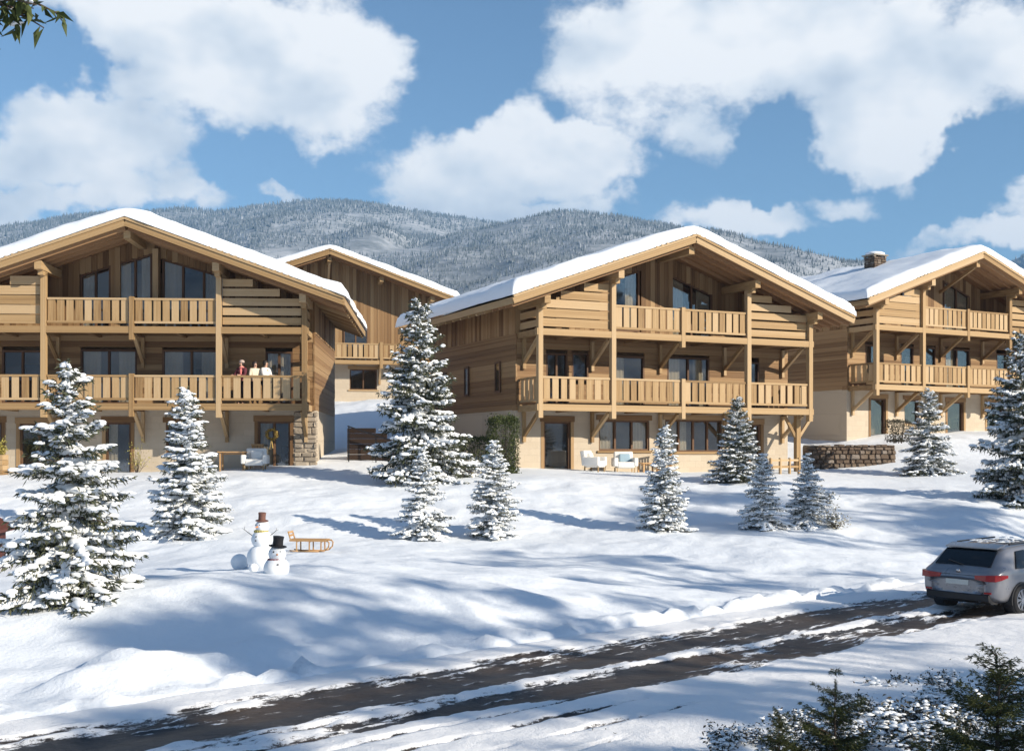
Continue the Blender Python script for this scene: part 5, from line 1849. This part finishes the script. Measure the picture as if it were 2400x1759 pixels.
# ------------------------------------------------------------------ estate car on the road
def build_car():
    paint, N, p = new_mat('car_paint')
    p.inputs['Base Color'].default_value = (0.23, 0.235, 0.26, 1)
    p.inputs['Metallic'].default_value = .45
    p.inputs['Roughness'].default_value = .34
    p.inputs['Coat Weight'].default_value = .6
    tc = N.n('ShaderNodeTexCoord')
    dz = N.noise(tc.outputs['Object'], 2.2, 5.0, .65)
    N.put(p.inputs['Roughness'], N.maprange(dz, .3, .75, .22, .5))
    trim = m_plain('car_trim', (0.018, 0.018, 0.02), .55)
    tyre_m = m_plain('tyre', (0.014, 0.014, 0.015), .85)
    rim_m = m_plain('alloy', (0.55, 0.55, 0.57), .3, .9)
    glass_c, N, p = new_mat('car_glass')
    p.inputs['Base Color'].default_value = (0.008, 0.009, 0.011, 1); p.inputs['Roughness'].default_value = .05
    lamp_m, N, p = new_mat('tail_lamp')
    p.inputs['Base Color'].default_value = (0.32, 0.006, 0.008, 1); p.inputs['Roughness'].default_value = .25; p.inputs['Coat Weight'].default_value = .2
    plate_m = m_plain('number_plate', (0.62, 0.62, 0.58), .5)
    head_m = m_plain('head_lamp', (0.6, 0.62, 0.65), .15)
    # rear right wheel position in the world -> car origin (middle of the tail, on the road)
    k = (ROADZ + .02) / ((HY - 1441) / F)
    rw = world_pt(2394, 1439, k)
    ang = math.atan2(RU[1], RU[0]) - R(6)
    SC = .88
    AX, HALF = .86, .92
    u, nl = Vector((math.cos(ang), math.sin(ang), 0)), Vector((-math.sin(ang), math.cos(ang), 0))
    org = rw - u * AX * SC + nl * HALF * SC
    root = tag(empty('car', (org.x, org.y, ROADZ + .02), ang), 'silver-grey estate car parked on the road at the right edge', 'car')
    W = .92
    # stations: x, half width at sill, half width at belt, sill z, belt z, roof half width, roof z
    st = [(-.02, .60, .66, .46, .74, .50, .80), (.02, .80, .82, .40, .84, .62, .93), (.09, .86, .875, .36, .93, .66, 1.00), (.20, .895, .90, .30, .985, .665, 1.075),
          (.40, .91, .915, .27, 1.00, .655, 1.285), (.58, .915, .92, .26, 1.00, .645, 1.425), (.78, .92, .92, .25, 1.0, .64, 1.475), (1.3, .92, .92, .24, .99, .65, 1.51),
          (2.0, .92, .92, .23, .975, .655, 1.525), (2.6, .92, .92, .23, .96, .64, 1.49), (3.0, .92, .915, .23, .95, .62, 1.36), (3.35, .92, .91, .24, .94, .62, 1.13), (3.6, .915, .90, .25, .93, .60, .985),
          (4.0, .90, .87, .26, .88, .58, .93), (4.35, .85, .80, .30, .80, .52, .84), (4.55, .72, .68, .38, .68, .45, .74), (4.6, .6, .58, .46, .62, .4, .66)]
    ring = []
    for x, ws, wb, zs, zb, wr, zr_ in st:
        half = [(0, zs - .02), (ws * .80, zs - .01), (ws * .97, zs + .06), (ws, (zs + zb) * .5 - .04), (ws * .995, (zs + zb) * .5 + .08), (wb * .985, zb - .05), (wb * .955, zb),
                (wr + (wb - wr) * .35, zb + (zr_ - zb) * .62), (wr + .02, zr_ - (zr_ - zb) * .10), (wr * .80, zr_), (0, zr_ + .015)]
        ring.append([(x, -y, z) for y, z in half] + [(x, y, z) for y, z in half[-2:0:-1]])
    n = len(ring[0])
    V = [q for r_ in ring for q in r_]
    bodyf, rearf, sidef, screenf = [], [], [], []
    for i in range(len(ring) - 1):
        for j in range(n):
            f = (i * n + j, (i + 1) * n + j, (i + 1) * n + (j + 1) % n, i * n + (j + 1) % n)
            jj = j if j < 10 else n - 1 - j
            x = st[i][0]
            if jj in (8, 9) and 3 <= i <= 4: rearf.append(f)
            elif jj in (6, 7) and 5 <= i <= 10 : sidef.append(f)
            elif jj in (8, 9) and 10 <= i <= 11: screenf.append(f)
            else: bodyf.append(f)
    bodyf.append(tuple(range(n - 1, -1, -1))); bodyf.append(tuple((len(ring) - 1) * n + j for j in range(n)))
    def part(name, fs, mat, push=0.0, sub=2, solid=0.0):
        used = sorted({q for f in fs for q in f}); ix = {q: k_ for k_, q in enumerate(used)}
        me = mesh_py(name, [V[q] for q in used], [tuple(ix[q] for q in f) for f in fs], mat, True)
        o = mobj(name, me, root)
        s = o.modifiers.new('sub', 'SUBSURF'); s.levels = s.render_levels = sub
        return o
    body = part('body', bodyf + rearf + sidef + screenf, paint)
    # panes lie just proud of the shell, each trimmed inside its opening
    def pane(name, quad, off, mat=glass_c, ny=5):
        """quad: four corners; bulged slightly outwards along off"""
        a, b_, c, d = [Vector(q) for q in quad]
        off = Vector(off)
        vs_, fs = [], []
        for i in range(ny + 1):
            for j in range(ny + 1):
                s_, t_ = i / ny, j / ny
                q = (a * (1 - s_) + b_ * s_) * (1 - t_) + (d * (1 - s_) + c * s_) * t_
                vs_.append(q + off * (.6 + .4 * math.sin(math.pi * s_) * math.sin(math.pi * t_)))
        m_ = ny + 1
        fs = [(i * m_ + j, (i + 1) * m_ + j, (i + 1) * m_ + j + 1, i * m_ + j + 1) for i in range(ny) for j in range(ny)]
        nb = len(vs_)
        vs_ += [Vector(q) - off.normalized() * .03 for q in vs_]
        fs += [tuple(q + nb for q in f[::-1]) for f in fs]
        rim_ = [i * m_ for i in range(m_)] + [ny * m_ + j for j in range(1, m_)] + [i * m_ + ny for i in range(ny - 1, -1, -1)] + [j for j in range(ny - 1, 0, -1)]
        fs += [(rim_[k_], rim_[(k_ + 1) % len(rim_)], rim_[(k_ + 1) % len(rim_)] + nb, rim_[k_] + nb) for k_ in range(len(rim_))]
        return mobj(name, mesh_py(name, vs_, fs, mat, False), root)
    rg = pane('rear_window', [(.185, -.64, 1.065), (.185, .64, 1.065), (.555, .585, 1.395), (.555, -.585, 1.395)], (-.030, 0, .022))
    for s in (-1, 1):
        yb, yt = s * .888, s * .715
        for a, c, ta, tc_ in ((.72, 1.32, .98, 1.30), (1.38, 2.22, 1.36, 2.16), (2.28, 3.12, 2.22, 2.72)):
            q = [(a, yb, 1.015), (c, yb, .995), (tc_, yt, 1.385), (ta, yt, 1.37)]
            if s > 0: q = [q[1], q[0], q[3], q[2]]
            pane('side_window', q, (0, s * .022, .012))
        box('sill_trim', root, .95, 3.65, s * .905 - .02, s * .905 + .02, .22, .34, trim)
        bar('roof_rail', root, (.95, s * .60, 1.512), (2.40, s * .59, 1.528), .03, .03, metal_dark)
        box('door_handle', root, 1.55, 1.75, s * .925 - .015, s * .925 + .015, .84, .875, paint)
        box('door_handle', root, 2.45, 2.65, s * .925 - .015, s * .925 + .015, .83, .865, paint)
        b = MB(); b.add([(2.98, s * .90, 1.0), (2.98, s * 1.10, 1.0), (2.98, s * 1.10, 1.13), (2.98, s * .93, 1.13), (3.13, s * .90, 1.01), (3.08, s * 1.08, 1.01), (3.08, s * 1.08, 1.11), (3.13, s * .93, 1.11)],
                        [(0, 1, 2, 3), (7, 6, 5, 4), (0, 4, 5, 1), (1, 5, 6, 2), (2, 6, 7, 3), (3, 7, 4, 0)]); b.build('mirror', paint, root)
        # lamps wrap round the corners
        lv = [(.035, s * .40, .80), (.035, s * .40, .885), (.005, s * .66, .775), (.015, s * .66, .90), (.05, s * .82, .775), (.06, s * .82, .915), (.14, s * .885, .80), (.14, s * .885, .915), (.34, s * .922, .85), (.34, s * .922, .90)]
        lv2 = [(x_ - .055 if i_ < 6 else x_ - .02, y_ + s * (.0 if i_ < 4 else .028), z_) for i_, (x_, y_, z_) in enumerate(lv)]
        fs = [(0, 2, 3, 1), (2, 4, 5, 3), (4, 6, 7, 5), (6, 8, 9, 7)]
        nb = len(lv2)
        inn = [(x_ + .06, y_ - s * .05, z_) for x_, y_, z_ in lv2]
        fs2 = fs + [tuple(q + nb for q in f[::-1]) for f in fs] + [(0, 1, 1 + nb, nb), (8, 8 + nb, 9 + nb, 9)]
        for a, c in ((0, 2), (2, 4), (4, 6), (6, 8)):
            fs2 += [(a, a + nb, c + nb, c), (a + 1, c + 1, c + 1 + nb, a + 1 + nb)]
        mobj('tail_light', mesh_py('tail_light', lv2 + inn, fs2, lamp_m), root)
        box('headlight', root, 4.38, 4.50, min(s * .52, s * .74), max(s * .52, s * .74), .66, .76, head_m)
        box('reflector', root, -.015, .0, min(s * .60, s * .76), max(s * .60, s * .76), .50, .54, lamp_m)
    # dark lower bumper with exhausts
    bb = MB()
    pr_ = [(-.035, .34), (-.045, .47), (.02, .50), (.3, .44), (.3, .26), (.08, .27)]
    for y0, y1 in ((-.72, .72),):
        m_ = len(pr_)
        vs_ = [(x_, y0, z_) for x_, z_ in pr_] + [(x_, y1, z_) for x_, z_ in pr_]
        bb.add(vs_, [tuple(range(m_)), tuple(range(2 * m_ - 1, m_ - 1, -1))] + [(i, i + m_, (i + 1) % m_ + m_, (i + 1) % m_) for i in range(m_)])
    bb.build('lower_bumper', trim, root)
    for s in (-1, 1):
        b = MB(); b.tube((-.05, s * .52, .32), (.08, s * .52, .32), .035, .035, 12); b.build('exhaust', metal_dark, root, True)
    box('number_plate', root, -.032, -.022, -.26, .26, .665, .775, plate_m)
    box('tailgate_trim', root, .0, .03, -.40, .40, .868, .880, trim)
    b = MB(); b.tube((-.005, 0, .955), (.03, 0, .965), .042, .042, 16); b.build('badge', rim_m, root, True)
    # roof spoiler, wiper
    b = MB(); b.add([(.50, -.60, 1.425), (.50, .60, 1.425), (.80, .62, 1.505), (.80, -.62, 1.505), (.50, -.60, 1.455), (.50, .60, 1.455), (.80, .62, 1.52), (.80, -.62, 1.52)],
                    [(3, 2, 1, 0), (4, 5, 6, 7), (0, 1, 5, 4), (1, 2, 6, 5), (2, 3, 7, 6), (3, 0, 4, 7)]); b.build('spoiler', paint, root)
    bar('wiper', root, (.14, -.05, 1.085), (.24, .36, 1.165), .02, .015, trim)
    # wheels in dark arches
    for x in (AX, 3.72):
        for s in (-1, 1):
            b = MB()
            m_ = 22
            arc = [(math.cos(math.pi * i / m_ * 1.16 - .25), math.sin(math.pi * i / m_ * 1.16 - .25)) for i in range(m_ + 1)]
            for (c0, s0), (c1_, s1) in zip(arc[:-1], arc[1:]):
                b.add([(x + c0 * .385, s * .80, .335 + s0 * .385), (x + c1_ * .385, s * .80, .335 + s1 * .385), (x + c1_ * .385, s * .935, .335 + s1 * .385), (x + c0 * .385, s * .935, .335 + s0 * .385),
                       (x + c0 * .345, s * .80, .335 + s0 * .345), (x + c1_ * .345, s * .80, .335 + s1 * .345), (x + c1_ * .345, s * .935, .335 + s1 * .345), (x + c0 * .345, s * .935, .335 + s0 * .345)],
                      [(0, 1, 2, 3), (7, 6, 5, 4), (3, 2, 6, 7), (0, 3, 7, 4), (1, 5, 6, 2)])
            b.build('wheel_arch', trim, root)
            b = MB(); b.tube((x, s * .70, .335), (x, s * .928, .335), .355, .355, 28); b.build('wheel_well', trim, root)
            w = bpy.data.objects.new('wheel', None); w.location = (x, s * .86, .335); w.rotation_euler = (R(90), 0, 0); link(w, root)
            b = MB(); b.lathe([(.22, -.10), (.31, -.105), (.335, -.085), (.335, .085), (.31, .105), (.235, .108), (.225, .06), (.22, -.09)], 32)
            tyre = b.build('tyre', tyre_m, w, True)
            b = MB()
            b.lathe([(.225, -.02 * s), (.238, .10 * -s), (.225, .112 * -s), (.215, .10 * -s), (.21, -.02 * s)], 32)
            for i in range(10):
                a = 6.283 * i / 10
                for da in (-.10, .10):
                    b.bar((math.cos(a) * .04, math.sin(a) * .04, -s * .085), (math.cos(a + da) * .22, math.sin(a + da) * .22, -s * .10), .022, .02, up=(0, 0, 1))
            b.tube((0, 0, -s * .02), (0, 0, -s * .10), .05, .05, 14)
            b.build('rim', rim_m, w, False)
            b = MB(); b.tube((0, 0, -s * .02), (0, 0, -s * .035), .21, .21, 24); b.build('brake_disc', metal_dark, w, False)
    # a dusting of snow on the roof
    rng = np.random.default_rng(88)
    n_ = 46
    q = np.stack([.95 + 1.6 * rng.random(n_), -.5 + 1.0 * rng.random(n_), np.full(n_, 1.535)], 1)
    Vb, Fb = blobs(q, np.stack([.05 + .07 * rng.random(n_), .03 + .03 * rng.random(n_), .006 + .008 * rng.random(n_)], 1), rng)
    o = mobj('snow', mesh_np('snow', Vb, Fb, tree_snow_m, True), root); o['kind'] = 'stuff'
    root.rotation_euler = (0, -.012, ang)
    root.scale = (SC, SC, SC * .95)


build_car()

# ------------------------------------------------------------------ air
hm = bpy.data.materials.new('haze_air')
hm.use_nodes = True
hm.node_tree.nodes.clear()
ho_ = hm.node_tree.nodes.new('ShaderNodeOutputMaterial')
pv_ = hm.node_tree.nodes.new('ShaderNodeVolumePrincipled')
pv_.inputs['Color'].default_value = (0.28, 0.58, 1.0, 1)
pv_.inputs['Density'].default_value = 0.00017
pv_.inputs['Anisotropy'].default_value = 0.0
hm.node_tree.links.new(pv_.outputs[0], ho_.inputs['Volume'])
HZ = MB(); HZ.box(-4700, 4700, -2700, 4650, -80, 720)
tag(HZ.build('haze', hm), 'thin blue haze over the valley', 'haze', kind='stuff')
